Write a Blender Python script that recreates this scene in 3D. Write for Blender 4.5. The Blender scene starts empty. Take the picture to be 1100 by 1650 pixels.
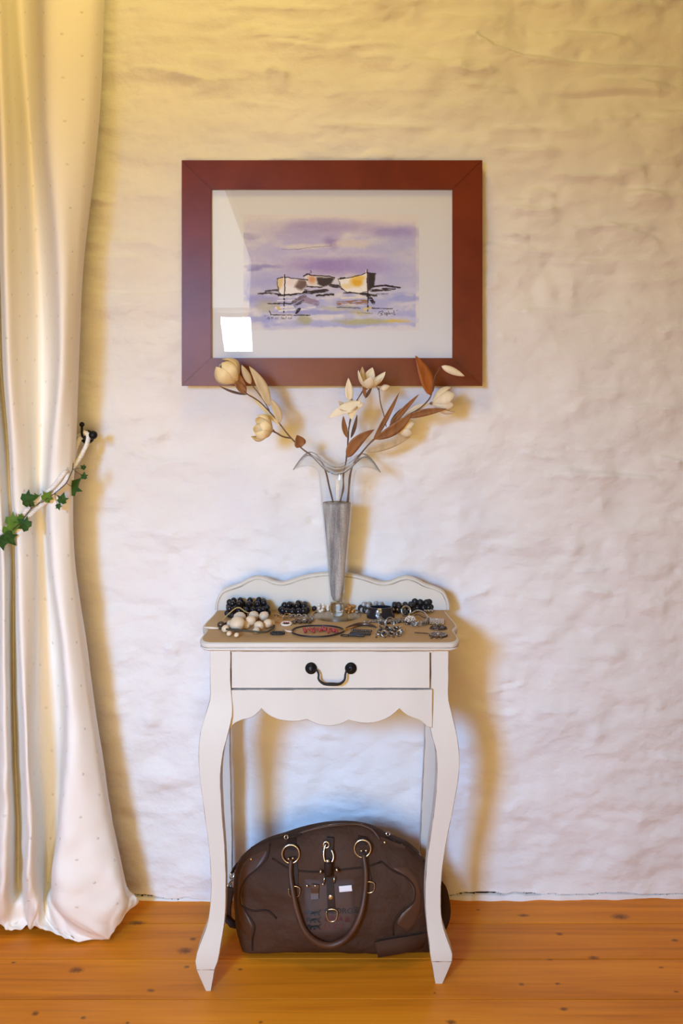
import bpy, bmesh, math, random
import numpy as np
from mathutils import Vector, Matrix, Quaternion
from mathutils.bvhtree import BVHTree

SC = bpy.context.scene
COL = SC.collection
random.seed(7)

# ------------------------------------------------------------------ camera
FPX, CAMD, CAMH, CX, HZ = 1540.0, 2.47, 1.363, 550.0, 600.0   # focal length in px, distance to wall, height, principal column, horizon row
CAM = Vector((0, -CAMD, CAMH))
cd = bpy.data.cameras.new('camera'); cam = bpy.data.objects.new('camera', cd); COL.objects.link(cam)
cam.location = CAM; cam.rotation_euler = (math.pi / 2, 0, 0)
cd.sensor_fit = 'HORIZONTAL'; cd.sensor_width = 24.0; cd.lens = 24.0 * FPX / 1100.0
cd.shift_y = (HZ - 825.0) / 1100.0
cd.clip_start = 0.05
SC.camera = cam

# ------------------------------------------------------------------ light and exposure
SC.view_settings.view_transform = 'Standard'; SC.view_settings.look = 'None'
SC.view_settings.gamma = 1.0; SC.view_settings.use_curve_mapping = False
SC.view_settings.exposure = 0.0

world = bpy.data.worlds.new('room_glow'); SC.world = world; world.use_nodes = True
bg = world.node_tree.nodes['Background']
bg.inputs[0].default_value = (1.0, 0.54, 0.20, 1); bg.inputs[1].default_value = 0.23   # warm light of the rest of the room


def area(name, loc, target, sx, sy, power, color, spread=180):
    d = bpy.data.lights.new(name, 'AREA'); d.shape = 'RECTANGLE'; d.size = sx; d.size_y = sy
    d.energy = power; d.color = color; d.spread = math.radians(spread)
    o = bpy.data.objects.new(name, d); COL.objects.link(o); o.location = loc
    o.rotation_euler = (Vector(target) - Vector(loc)).to_track_quat('-Z', 'Y').to_euler()
    return o


area('window_daylight', (-1.08, -3.3, 1.72), (0.0, 0, 0.26), 0.42, 0.50, 15.0, (0.24, 0.52, 1.0), 60)
area('warm_room_fill', (-0.30, -3.2, 0.85), (-0.55, 0, 1.1), 1.3, 1.05, 18.5, (1.0, 0.68, 0.24), 110)  # added unseen warm fill that lifts the shadows on wall and curtain
lp = bpy.data.lights.new('ceiling_lamp_light', 'POINT'); lp.energy = 32; lp.color = (1.0, 0.75, 0.21); lp.shadow_soft_size = 0.25
lo = bpy.data.objects.new('ceiling_lamp_light', lp); COL.objects.link(lo); lo.location = (-0.25, -0.9, 2.95)


# ------------------------------------------------------------------ helpers
def P(px, py, d):
    """point that shows at (px, py) when it stands d metres in front of the wall plane"""
    k = (CAMD - d) / FPX
    return Vector(((px - CX) * k, -d, CAMH - (py - HZ) * k))


OFF = {}


def root(name, loc, label=None, cat=None, group=None, kind=None):
    o = bpy.data.objects.new(name, None); o.empty_display_size = 0.02; COL.objects.link(o); o.location = loc
    OFF[o.name] = Vector(loc); tag(o, label, cat, group, kind)
    return o


def tag(o, label=None, cat=None, group=None, kind=None):
    if label: o['label'] = label
    if cat: o['category'] = cat
    if group: o['group'] = group
    if kind: o['kind'] = kind
    return o


def finish(o, parent, base=Vector((0, 0, 0))):
    COL.objects.link(o)
    if parent is not None:
        o.parent = parent; OFF[o.name] = OFF[parent.name]
    else:
        OFF[o.name] = Vector(base)


class G:
    """collects geometry in world coordinates"""
    def __init__(s): s.v = []; s.f = []; s.m = []

    def add(s, V, F, mi=0):
        n = len(s.v); s.v += [Vector(p) for p in V]; s.f += [tuple(i + n for i in f) for f in F]; s.m += [mi] * len(F); return s

    def build(s, name, mats, parent=None, smooth=True, sharp=None, base=None):
        return obj(name, s.v, s.f, mats, parent, smooth, sharp, s.m, base)


def obj(name, V, F, mats, parent=None, smooth=True, sharp=None, mi=None, base=None):
    me = bpy.data.meshes.new(name)
    if parent is not None: off = OFF[parent.name]
    elif base is not None: off = Vector(base)
    else: off = Vector((0, 0, 0))
    me.from_pydata([tuple(Vector(p) - off) for p in V], [], [tuple(f) for f in F])
    for m in (mats if isinstance(mats, (list, tuple)) else [mats]): me.materials.append(m)
    if mi is not None and any(mi): me.polygons.foreach_set('material_index', mi)
    bm = bmesh.new(); bm.from_mesh(me); bmesh.ops.recalc_face_normals(bm, faces=bm.faces); bm.to_mesh(me); bm.free()
    me.polygons.foreach_set('use_smooth', [smooth] * len(me.polygons))
    if sharp is not None: me.set_sharp_from_angle(angle=math.radians(sharp))
    me.update()
    o = bpy.data.objects.new(name, me)
    finish(o, parent, off)
    if parent is None: o.location = off
    return o


def inst(name, me, pos, parent, scale=(1, 1, 1), rot=None):
    o = bpy.data.objects.new(name, me); finish(o, parent)
    o.location = Vector(pos) - (OFF[parent.name] if parent else Vector((0, 0, 0)))
    o.scale = scale if hasattr(scale, '__len__') else (scale,) * 3
    if rot is not None: o.rotation_euler = rot
    return o


def bm_obj(name, bm, mats, parent=None, smooth=False, sharp=None):
    me = bpy.data.meshes.new(name)
    off = OFF[parent.name] if parent is not None else Vector((0, 0, 0))
    bmesh.ops.recalc_face_normals(bm, faces=bm.faces)
    bmesh.ops.translate(bm, verts=bm.verts, vec=-off); bm.to_mesh(me); bm.free()
    for m in (mats if isinstance(mats, (list, tuple)) else [mats]): me.materials.append(m)
    me.polygons.foreach_set('use_smooth', [smooth] * len(me.polygons))
    if sharp is not None: me.set_sharp_from_angle(angle=math.radians(sharp))
    o = bpy.data.objects.new(name, me); finish(o, parent, off)
    return o


def hermite(xs, ys, q):
    """smooth interpolation of rows ys (n, ...) given at xs"""
    xs = np.asarray(xs, float); ys = np.asarray(ys, float); q = np.asarray(q, float)
    n = len(xs); d = np.zeros_like(ys); h = np.diff(xs); sl = np.diff(ys, axis=0) / h.reshape((-1,) + (1,) * (ys.ndim - 1))
    d[0] = sl[0]; d[-1] = sl[-1]
    for i in range(1, n - 1): d[i] = (sl[i - 1] * h[i] + sl[i] * h[i - 1]) / (h[i] + h[i - 1])
    i = np.clip(np.searchsorted(xs, q, side='right') - 1, 0, n - 2); t = (q - xs[i]) / h[i]
    sh = (-1,) + (1,) * (ys.ndim - 1); t = t.reshape(sh); hh = h[i].reshape(sh)
    return (2*t**3 - 3*t**2 + 1) * ys[i] + (t**3 - 2*t**2 + t) * hh * d[i] + (-2*t**3 + 3*t**2) * ys[i + 1] + (t**3 - t**2) * hh * d[i + 1]


def spline(pts, n, closed=False):
    """n points on a smooth curve through pts, spaced evenly by length"""
    p = np.array([list(a) for a in pts], float)
    if closed:
        p = np.vstack([p[-2:], p, p[:3]])
    s = np.concatenate([[0], np.cumsum(np.maximum(np.linalg.norm(np.diff(p, axis=0), axis=1), 1e-7))])
    a, b = (s[2], s[-3]) if closed else (0, s[-1])
    q = np.linspace(a, b, 400); c = hermite(s, p, q)
    l = np.concatenate([[0], np.cumsum(np.linalg.norm(np.diff(c, axis=0), axis=1))])
    t = np.linspace(0, l[-1], n + 1 if closed else n)
    r = np.stack([np.interp(t, l, c[:, k]) for k in range(c.shape[1])], 1)
    return r[:-1] if closed else r


def frames(path, closed=False):
    pts = [Vector(p) for p in path]; n = len(pts); T = []
    for i in range(n):
        a = pts[(i - 1) % n] if closed or i > 0 else pts[i]; b = pts[(i + 1) % n] if closed or i < n - 1 else pts[i]
        T.append((b - a).normalized())
    up = Vector((0, 0, 1)) if abs(T[0].z) < 0.9 else Vector((0, 1, 0))
    N = [(up - T[0] * up.dot(T[0])).normalized()]
    for i in range(1, n):
        v = N[-1] - T[i] * N[-1].dot(T[i]); N.append(v.normalized())
    return pts, T, N


def tube(path, r, seg=8, closed=False, caps=True, flat=None):
    pts, T, N = frames(path, closed); n = len(pts); V = []; F = []
    for i in range(n):
        rr = r[i] if hasattr(r, '__len__') else r
        B = T[i].cross(N[i])
        for k in range(seg):
            a = 2 * math.pi * k / seg
            V.append(pts[i] + N[i] * math.cos(a) * rr * (1 if flat is None else flat) + B * math.sin(a) * rr)
    for i in range(n if closed else n - 1):
        j = (i + 1) % n
        for k in range(seg):
            l = (k + 1) % seg
            F.append((i * seg + k, i * seg + l, j * seg + l, j * seg + k))
    if caps and not closed:
        F.append(tuple(range(seg))[::-1]); F.append(tuple((n - 1) * seg + k for k in range(seg)))
    return V, F


def ribbon(path, width_dir, w, th, nrm):
    """flat strap: path points, half width vectors, thickness along nrm (list or single)"""
    V = []; F = []
    for i, p in enumerate(path):
        p = Vector(p); wd = (width_dir[i] if isinstance(width_dir, list) else width_dir) * ((w[i] if hasattr(w, '__len__') else w) / 2)
        nn = (nrm[i] if isinstance(nrm, list) else nrm) * th
        V += [p - wd, p + wd, p + wd + nn, p - wd + nn]
    for i in range(len(path) - 1):
        a = 4 * i; b = a + 4
        for k in range(4): F.append((a + k, a + (k + 1) % 4, b + (k + 1) % 4, b + k))
    F.append((3, 2, 1, 0)); e = 4 * (len(path) - 1); F.append((e, e + 1, e + 2, e + 3))
    return V, F


def lathe(profile, c, seg=48, axis=None):
    """profile of (r, h) rotated about the axis through c"""
    c = Vector(c); ax = Vector(axis).normalized() if axis else Vector((0, 0, 1))
    q = Vector((0, 0, 1)).rotation_difference(ax); V = []; F = []
    n = len(profile)
    for r, h in profile:
        for k in range(seg):
            a = 2 * math.pi * k / seg
            V.append(c + q @ Vector((r * math.cos(a), r * math.sin(a), h)))
    for i in range(n - 1):
        for k in range(seg):
            l = (k + 1) % seg; F.append((i * seg + k, i * seg + l, (i + 1) * seg + l, (i + 1) * seg + k))
    F.append(tuple(range(seg))[::-1]); F.append(tuple((n - 1) * seg + k for k in range(seg)))
    return V, F


def torus(c, R, r, axis=(0, 0, 1), seg=28, ts=8, sx=1.0, sy=1.0):
    q = Vector((0, 0, 1)).rotation_difference(Vector(axis).normalized()); c = Vector(c)
    path = [c + q @ Vector((R * sx * math.cos(a), R * sy * math.sin(a), 0)) for a in [2 * math.pi * k / seg for k in range(seg)]]
    return tube(path, r, ts, closed=True)


def prism(outline, y0, y1, bevel=0.0, bevel_mat=0, segs=1):
    """outline of (x, z) points extruded from y0 (front) to y1; front and back rims bevelled"""
    bm = bmesh.new(); vs = [bm.verts.new((x, y0, z)) for x, z in outline]; f = bm.faces.new(vs)
    r = bmesh.ops.extrude_face_region(bm, geom=[f])
    bmesh.ops.translate(bm, verts=[e for e in r['geom'] if isinstance(e, bmesh.types.BMVert)], vec=(0, y1 - y0, 0))
    bmesh.ops.recalc_face_normals(bm, faces=bm.faces)
    if bevel:
        ed = [e for e in bm.edges if abs(e.verts[0].co.y - e.verts[1].co.y) < 1e-6]
        bmesh.ops.bevel(bm, geom=ed, offset=bevel, segments=segs, affect='EDGES', material=bevel_mat, clamp_overlap=True)
    return bm


def boxbm(x0, x1, y0, y1, z0, z1, bevel=0.0, bevel_mat=0, segs=1):
    bm = bmesh.new(); bmesh.ops.create_cube(bm, size=1.0)
    for v in bm.verts: v.co = Vector(((x0 + x1) / 2 + v.co.x * (x1 - x0), (y0 + y1) / 2 + v.co.y * (y1 - y0), (z0 + z1) / 2 + v.co.z * (z1 - z0)))
    if bevel: bmesh.ops.bevel(bm, geom=list(bm.edges), offset=bevel, segments=segs, affect='EDGES', material=bevel_mat)
    return bm


def ball_mesh(name, mat, sub=2):
    me = bpy.data.meshes.new(name); bm = bmesh.new(); bmesh.ops.create_icosphere(bm, subdivisions=sub, radius=1.0); bm.to_mesh(me); bm.free()
    me.materials.append(mat); me.polygons.foreach_set('use_smooth', [True] * len(me.polygons)); return me


_R = np.random.RandomState(11).rand(256, 256)


def vnoise(x, y, s=0):
    x = np.asarray(x, float) + 17.3 * s; y = np.asarray(y, float) + 9.7 * s
    xi = np.floor(x).astype(int); yi = np.floor(y).astype(int); u = x - xi; v = y - yi
    u = u*u*u*(u*(u*6 - 15) + 10); v = v*v*v*(v*(v*6 - 15) + 10)
    g = lambda a, b: _R[a % 256, b % 256]
    return (g(xi, yi)*(1 - u) + g(xi + 1, yi)*u)*(1 - v) + (g(xi, yi + 1)*(1 - u) + g(xi + 1, yi + 1)*u)*v - 0.5


def fbm(x, y, o=4, s=0):
    r = 0; a = 1
    for k in range(o): r = r + a * vnoise(x * 2**k, y * 2**k, s + k); a *= 0.5
    return r


# ------------------------------------------------------------------ materials
def material(name, col, rough=0.5, metal=0.0, col2=None, nscale=20, nstretch=(1, 1, 1), nfac=(0.4, 0.7), bump=None, spec=0.5, coat=0, sheen=0, trans=0, ior=1.45):
    m = bpy.data.materials.new(name); m.use_nodes = True; nt = m.node_tree; N = nt.nodes; L = nt.links
    b = N['Principled BSDF']; b.inputs['Base Color'].default_value = (*col, 1); b.inputs['Roughness'].default_value = rough
    b.inputs['Metallic'].default_value = metal; b.inputs['Specular IOR Level'].default_value = spec; b.inputs['IOR'].default_value = ior
    if coat: b.inputs['Coat Weight'].default_value = coat
    if sheen: b.inputs['Sheen Weight'].default_value = sheen
    if trans: b.inputs['Transmission Weight'].default_value = trans
    if col2 or bump:
        tc = N.new('ShaderNodeTexCoord'); mp = N.new('ShaderNodeMapping'); mp.inputs['Scale'].default_value = nstretch
        L.new(tc.outputs['Object'], mp.inputs['Vector'])
    if col2:
        t = N.new('ShaderNodeTexNoise'); t.inputs['Scale'].default_value = nscale; t.inputs['Detail'].default_value = 6
        L.new(mp.outputs[0], t.inputs['Vector'])
        r = N.new('ShaderNodeValToRGB'); r.color_ramp.elements[0].position = nfac[0]; r.color_ramp.elements[1].position = nfac[1]
        r.color_ramp.elements[0].color = (*col, 1); r.color_ramp.elements[1].color = (*col2, 1)
        L.new(t.outputs['Fac'], r.inputs['Fac']); L.new(r.outputs['Color'], b.inputs['Base Color'])
    if bump:
        t = N.new('ShaderNodeTexNoise'); t.inputs['Scale'].default_value = bump[0]; t.inputs['Detail'].default_value = 5
        L.new(mp.outputs[0], t.inputs['Vector'])
        bp = N.new('ShaderNodeBump'); bp.inputs['Strength'].default_value = bump[1]; bp.inputs['Distance'].default_value = bump[2]
        L.new(t.outputs['Fac'], bp.inputs['Height']); L.new(bp.outputs[0], b.inputs['Normal'])
    return m


def clear_glass(name, tint=(0.97, 0.98, 0.98), ior=1.5, rough=0.0):
    m = bpy.data.materials.new(name); m.use_nodes = True; nt = m.node_tree; N = nt.nodes; L = nt.links
    N.remove(N['Principled BSDF']); out = N['Material Output']
    fr = N.new('ShaderNodeFresnel'); ge = N.new('ShaderNodeNewGeometry'); mr = N.new('ShaderNodeMapRange')
    mr.inputs[3].default_value = ior; mr.inputs[4].default_value = 1.0 / ior; L.new(ge.outputs['Backfacing'], mr.inputs[0]); L.new(mr.outputs[0], fr.inputs['IOR'])   # same reflectance from inside and outside
    tr = N.new('ShaderNodeBsdfTransparent'); tr.inputs['Color'].default_value = (*tint, 1)
    gl = N.new('ShaderNodeBsdfGlossy'); gl.inputs['Roughness'].default_value = rough
    mx = N.new('ShaderNodeMixShader'); L.new(fr.outputs[0], mx.inputs[0]); L.new(tr.outputs[0], mx.inputs[1]); L.new(gl.outputs[0], mx.inputs[2])
    L.new(mx.outputs[0], out.inputs['Surface'])
    return m


MT = {}
MT['plaster'] = material('white_plaster', (0.80, 0.78, 0.76), 0.85, col2=(0.74, 0.72, 0.70), nscale=5, nfac=(0.35, 0.75), nstretch=(0.8, 1, 1.2), bump=(19, 0.62, 0.016), spec=0.2)
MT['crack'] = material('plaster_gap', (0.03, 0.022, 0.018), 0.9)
MT['white_paint'] = material('old_white_paint', (0.65, 0.61, 0.53), 0.5, col2=(0.61, 0.57, 0.49), nscale=9, nstretch=(1, 1, 0.3), bump=(90, 0.06, 0.002), spec=0.35)
MT['beige_top'] = material('beige_table_top', (0.50, 0.315, 0.135), 0.6, col2=(0.44, 0.27, 0.11), nscale=9, nstretch=(0.3, 1, 1), bump=(90, 0.06, 0.002), spec=0.3)  # tan colour for the upper face of the table top only
MT['worn_edge'] = material('worn_paint_edge', (0.16, 0.10, 0.06), 0.6, col2=(0.62, 0.52, 0.38), nscale=26, nfac=(0.42, 0.6))
MT['gap'] = material('dark_gap', (0.02, 0.015, 0.012), 0.9)
MT['iron'] = material('black_iron', (0.012, 0.011, 0.011), 0.42, 0.6, bump=(200, 0.2, 0.001))
MT['frame_wood'] = material('mahogany_frame', (0.175, 0.030, 0.008), 0.33, col2=(0.125, 0.020, 0.006), nscale=10, nstretch=(1, 1, 1), nfac=(0.35, 0.7), bump=(70, 0.12, 0.002), spec=0.3)
MT['paper'] = material('art_paper', (0.75, 0.78, 0.83), 0.8, spec=0.2)
MT['bag'] = material('brown_canvas', (0.070, 0.032, 0.017), 0.7, col2=(0.046, 0.021, 0.011), nscale=6, nfac=(0.35, 0.7), bump=(16, 0.55, 0.03), spec=0.2)
MT['bag_leather'] = material('brown_leather', (0.085, 0.034, 0.015), 0.48, col2=(0.048, 0.018, 0.009), nscale=14, nfac=(0.35, 0.7), bump=(160, 0.15, 0.001))
MT['bag_dark'] = material('dark_brown_leather', (0.030, 0.014, 0.008), 0.6, bump=(160, 0.15, 0.001), spec=0.2)
MT['webbing'] = material('brown_webbing', (0.060, 0.027, 0.014), 0.8, bump=(500, 0.3, 0.001), spec=0.15)
MT['steel'] = material('polished_steel', (0.62, 0.60, 0.57), 0.22, 1.0)
MT['brass'] = material('dull_brass', (0.42, 0.24, 0.09), 0.35, 1.0)
MT['label_white'] = material('white_metal_label', (0.75, 0.75, 0.78), 0.4)
MT['print_dark'] = material('black_print', (0.010, 0.008, 0.010), 0.6)
MT['print_red'] = material('dark_red_print', (0.085, 0.010, 0.013), 0.6)
MT['print_patch'] = material('lilac_brown_patch', (0.074, 0.036, 0.023), 0.7, col2=(0.055, 0.030, 0.022), nscale=20)
MT['glass'] = clear_glass('vase_glass', (0.985, 0.99, 0.99), 1.32)
MT['foot_glass'] = clear_glass('vase_foot_glass', (0.95, 0.97, 0.96), 1.5)
MT['picture_glass'] = clear_glass('picture_glass', (0.985, 0.985, 0.985), 1.48)
MT['thick_glass'] = material('thick_clear_glass', (0.95, 0.97, 0.97), 0.0, trans=1.0, ior=1.48)
MT['stem'] = material('dry_brown_stem', (0.105, 0.055, 0.030), 0.65, col2=(0.19, 0.115, 0.065), nscale=60, nstretch=(1, 1, 0.3))
MT['leaf_brown'] = material('dry_brown_leaf', (0.30, 0.125, 0.038), 0.6, col2=(0.19, 0.075, 0.024), nscale=70, nstretch=(1, 1, 0.25), bump=(150, 0.25, 0.002))
MT['leaf_orange'] = material('dry_russet_leaf', (0.36, 0.105, 0.016), 0.55, col2=(0.24, 0.066, 0.012), nscale=90, nstretch=(1, 1, 0.2), bump=(150, 0.25, 0.002))
MT['leaf_pale'] = material('pale_straw_leaf', (0.60, 0.46, 0.26), 0.7, col2=(0.48, 0.36, 0.20), nscale=80, nstretch=(1, 1, 0.25), bump=(150, 0.25, 0.002))
MT['petal'] = material('cream_petal', (0.83, 0.66, 0.36), 0.6, col2=(0.74, 0.55, 0.25), nscale=40, nstretch=(1, 1, 0.4), bump=(120, 0.2, 0.002))
MT['petal_pale'] = material('pale_petal', (0.80, 0.70, 0.50), 0.6, col2=(0.70, 0.58, 0.38), nscale=40, nstretch=(1, 1, 0.4), bump=(120, 0.2, 0.002))
MT['ivy_dark'] = material('dark_ivy_leaf', (0.020, 0.060, 0.010), 0.6, col2=(0.040, 0.100, 0.014), nscale=70, spec=0.15)
MT['ivy_light'] = material('light_ivy_leaf', (0.120, 0.210, 0.022), 0.6, col2=(0.055, 0.13, 0.014), nscale=70, spec=0.15)
MT['ivy_stem'] = material('ivy_stem', (0.055, 0.040, 0.022), 0.6)
MT['rope'] = material('white_cotton_rope', (0.83, 0.79, 0.74), 0.85, bump=(400, 0.3, 0.001), spec=0.2)
MT['black_bead'] = material('glossy_black_bead', (0.010, 0.010, 0.013), 0.18)
MT['black_matte'] = material('dull_black_bead', (0.013, 0.012, 0.014), 0.42)
MT['cream_bead'] = material('cream_shell_bead', (0.72, 0.58, 0.40), 0.5, col2=(0.60, 0.44, 0.28), nscale=90)
MT['pearl'] = material('pearl', (0.78, 0.66, 0.52), 0.25, coat=0.5)
MT['gold'] = material('gold_bead', (0.70, 0.36, 0.10), 0.3, 0.8)
MT['red_bead'] = material('red_stone_chip', (0.30, 0.025, 0.030), 0.25, col2=(0.45, 0.08, 0.06), nscale=120)
MT['silver'] = material('old_silver', (0.55, 0.52, 0.48), 0.3, 1.0, col2=(0.20, 0.18, 0.16), nscale=160)
MT['bronze'] = material('dark_bronze', (0.17, 0.115, 0.08), 0.4, 0.8, col2=(0.06, 0.045, 0.035), nscale=160)
MT['black_gloss'] = material('black_lacquer', (0.012, 0.014, 0.018), 0.12, coat=0.5)
MT['olive_cord'] = material('olive_cord', (0.055, 0.048, 0.030), 0.7)
MT['crystal'] = material('grey_crystal_bead', (0.50, 0.50, 0.50), 0.12, 0.3, col2=(0.2, 0.2, 0.21), nscale=150)
MT['ochre_cord'] = material('golden_cord', (0.50, 0.32, 0.10), 0.5)


def sand_material():
    m = material('grey_sand', (0.3, 0.28, 0.26), 0.75, bump=(500, 0.6, 0.001)); nt = m.node_tree; N = nt.nodes; L = nt.links; b = N['Principled BSDF']
    tc = N.new('ShaderNodeTexCoord'); mp = N.new('ShaderNodeMapping'); mp.inputs['Rotation'].default_value = (0, 0.45, 0); mp.inputs['Scale'].default_value = (70, 30, 7)
    L.new(tc.outputs['Object'], mp.inputs[0])
    t = N.new('ShaderNodeTexNoise'); t.inputs['Scale'].default_value = 1.0; t.inputs['Detail'].default_value = 3; L.new(mp.outputs[0], t.inputs['Vector'])
    r = N.new('ShaderNodeValToRGB'); e = r.color_ramp.elements; e[0].position = 0.38; e[0].color = (0.24, 0.22, 0.21, 1); e[1].position = 0.66; e[1].color = (0.62, 0.57, 0.50, 1)
    L.new(t.outputs['Fac'], r.inputs[0])
    t2 = N.new('ShaderNodeTexNoise'); t2.inputs['Scale'].default_value = 420; L.new(tc.outputs['Object'], t2.inputs['Vector'])
    r2 = N.new('ShaderNodeValToRGB'); r2.color_ramp.elements[0].position = 0.36; r2.color_ramp.elements[1].position = 0.60; r2.color_ramp.elements[0].color = (0.72, 0.72, 0.72, 1)
    L.new(t2.outputs['Fac'], r2.inputs[0])
    mx = N.new('ShaderNodeMix'); mx.data_type = 'RGBA'; mx.blend_type = 'MULTIPLY'; mx.inputs[0].default_value = 1.0
    L.new(r.outputs[0], mx.inputs[6]); L.new(r2.outputs[0], mx.inputs[7]); L.new(mx.outputs[2], b.inputs['Base Color'])
    return m


def curtain_material():
    m = bpy.data.materials.new('cream_dotted_cotton'); m.use_nodes = True; nt = m.node_tree; N = nt.nodes; L = nt.links; b = N['Principled BSDF']
    b.inputs['Roughness'].default_value = 0.8; b.inputs['Specular IOR Level'].default_value = 0.15; b.inputs['Sheen Weight'].default_value = 0.1
    uv = N.new('ShaderNodeUVMap'); uv.uv_map = 'cloth'
    sep = N.new('ShaderNodeSeparateXYZ'); L.new(uv.outputs[0], sep.inputs[0])

    def mth(op, a, bb=None, c=None):
        n = N.new('ShaderNodeMath'); n.operation = op
        for i, v in enumerate((a, bb, c)):
            if v is None: continue
            if isinstance(v, (int, float)): n.inputs[i].default_value = v
            else: L.new(v, n.inputs[i])
        return n.outputs[0]
    cs, rs = 0.047, 0.100
    u = mth('DIVIDE', sep.outputs[0], cs); col = mth('FLOOR', u)
    fu = mth('SUBTRACT', mth('SUBTRACT', u, col), 0.5)
    odd = mth('MULTIPLY', mth('MODULO', mth('ABSOLUTE', col), 2.0), 0.5)
    v = mth('ADD', mth('DIVIDE', sep.outputs[1], rs), odd); fv = mth('SUBTRACT', mth('SUBTRACT', v, mth('FLOOR', v)), 0.5)
    du = mth('MULTIPLY', fu, cs / 0.0042); dv = mth('MULTIPLY', fv, rs / 0.0030)
    d = mth('SQRT', mth('ADD', mth('MULTIPLY', du, du), mth('MULTIPLY', dv, dv)))
    mask = N.new('ShaderNodeMapRange'); mask.inputs[1].default_value = 1.1; mask.inputs[2].default_value = 0.6; L.new(d, mask.inputs[0])
    mx = N.new('ShaderNodeMix'); mx.data_type = 'RGBA'; mx.inputs[6].default_value = (0.95, 0.92, 0.85, 1); mx.inputs[7].default_value = (0.66, 0.60, 0.50, 1)
    k = mth('MULTIPLY', mask.outputs[0], 0.38); L.new(k, mx.inputs[0]); L.new(mx.outputs[2], b.inputs['Base Color'])
    w = N.new('ShaderNodeTexNoise'); w.inputs['Scale'].default_value = 26; tc = N.new('ShaderNodeTexCoord'); L.new(tc.outputs['Object'], w.inputs['Vector'])
    h = mth('ADD', mth('MULTIPLY', mask.outputs[0], 0.6), mth('MULTIPLY', w.outputs['Fac'], 0.25))
    bp = N.new('ShaderNodeBump'); bp.inputs['Strength'].default_value = 0.6; bp.inputs['Distance'].default_value = 0.004; L.new(h, bp.inputs['Height']); L.new(bp.outputs[0], b.inputs['Normal'])
    tr = N.new('ShaderNodeBsdfTranslucent'); tr.inputs['Color'].default_value = (0.85, 0.78, 0.62, 1)
    ms = N.new('ShaderNodeMixShader'); ms.inputs[0].default_value = 0.06
    L.new(b.outputs[0], ms.inputs[1]); L.new(tr.outputs[0], ms.inputs[2]); L.new(ms.outputs[0], N['Material Output'].inputs['Surface'])
    return m


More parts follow.
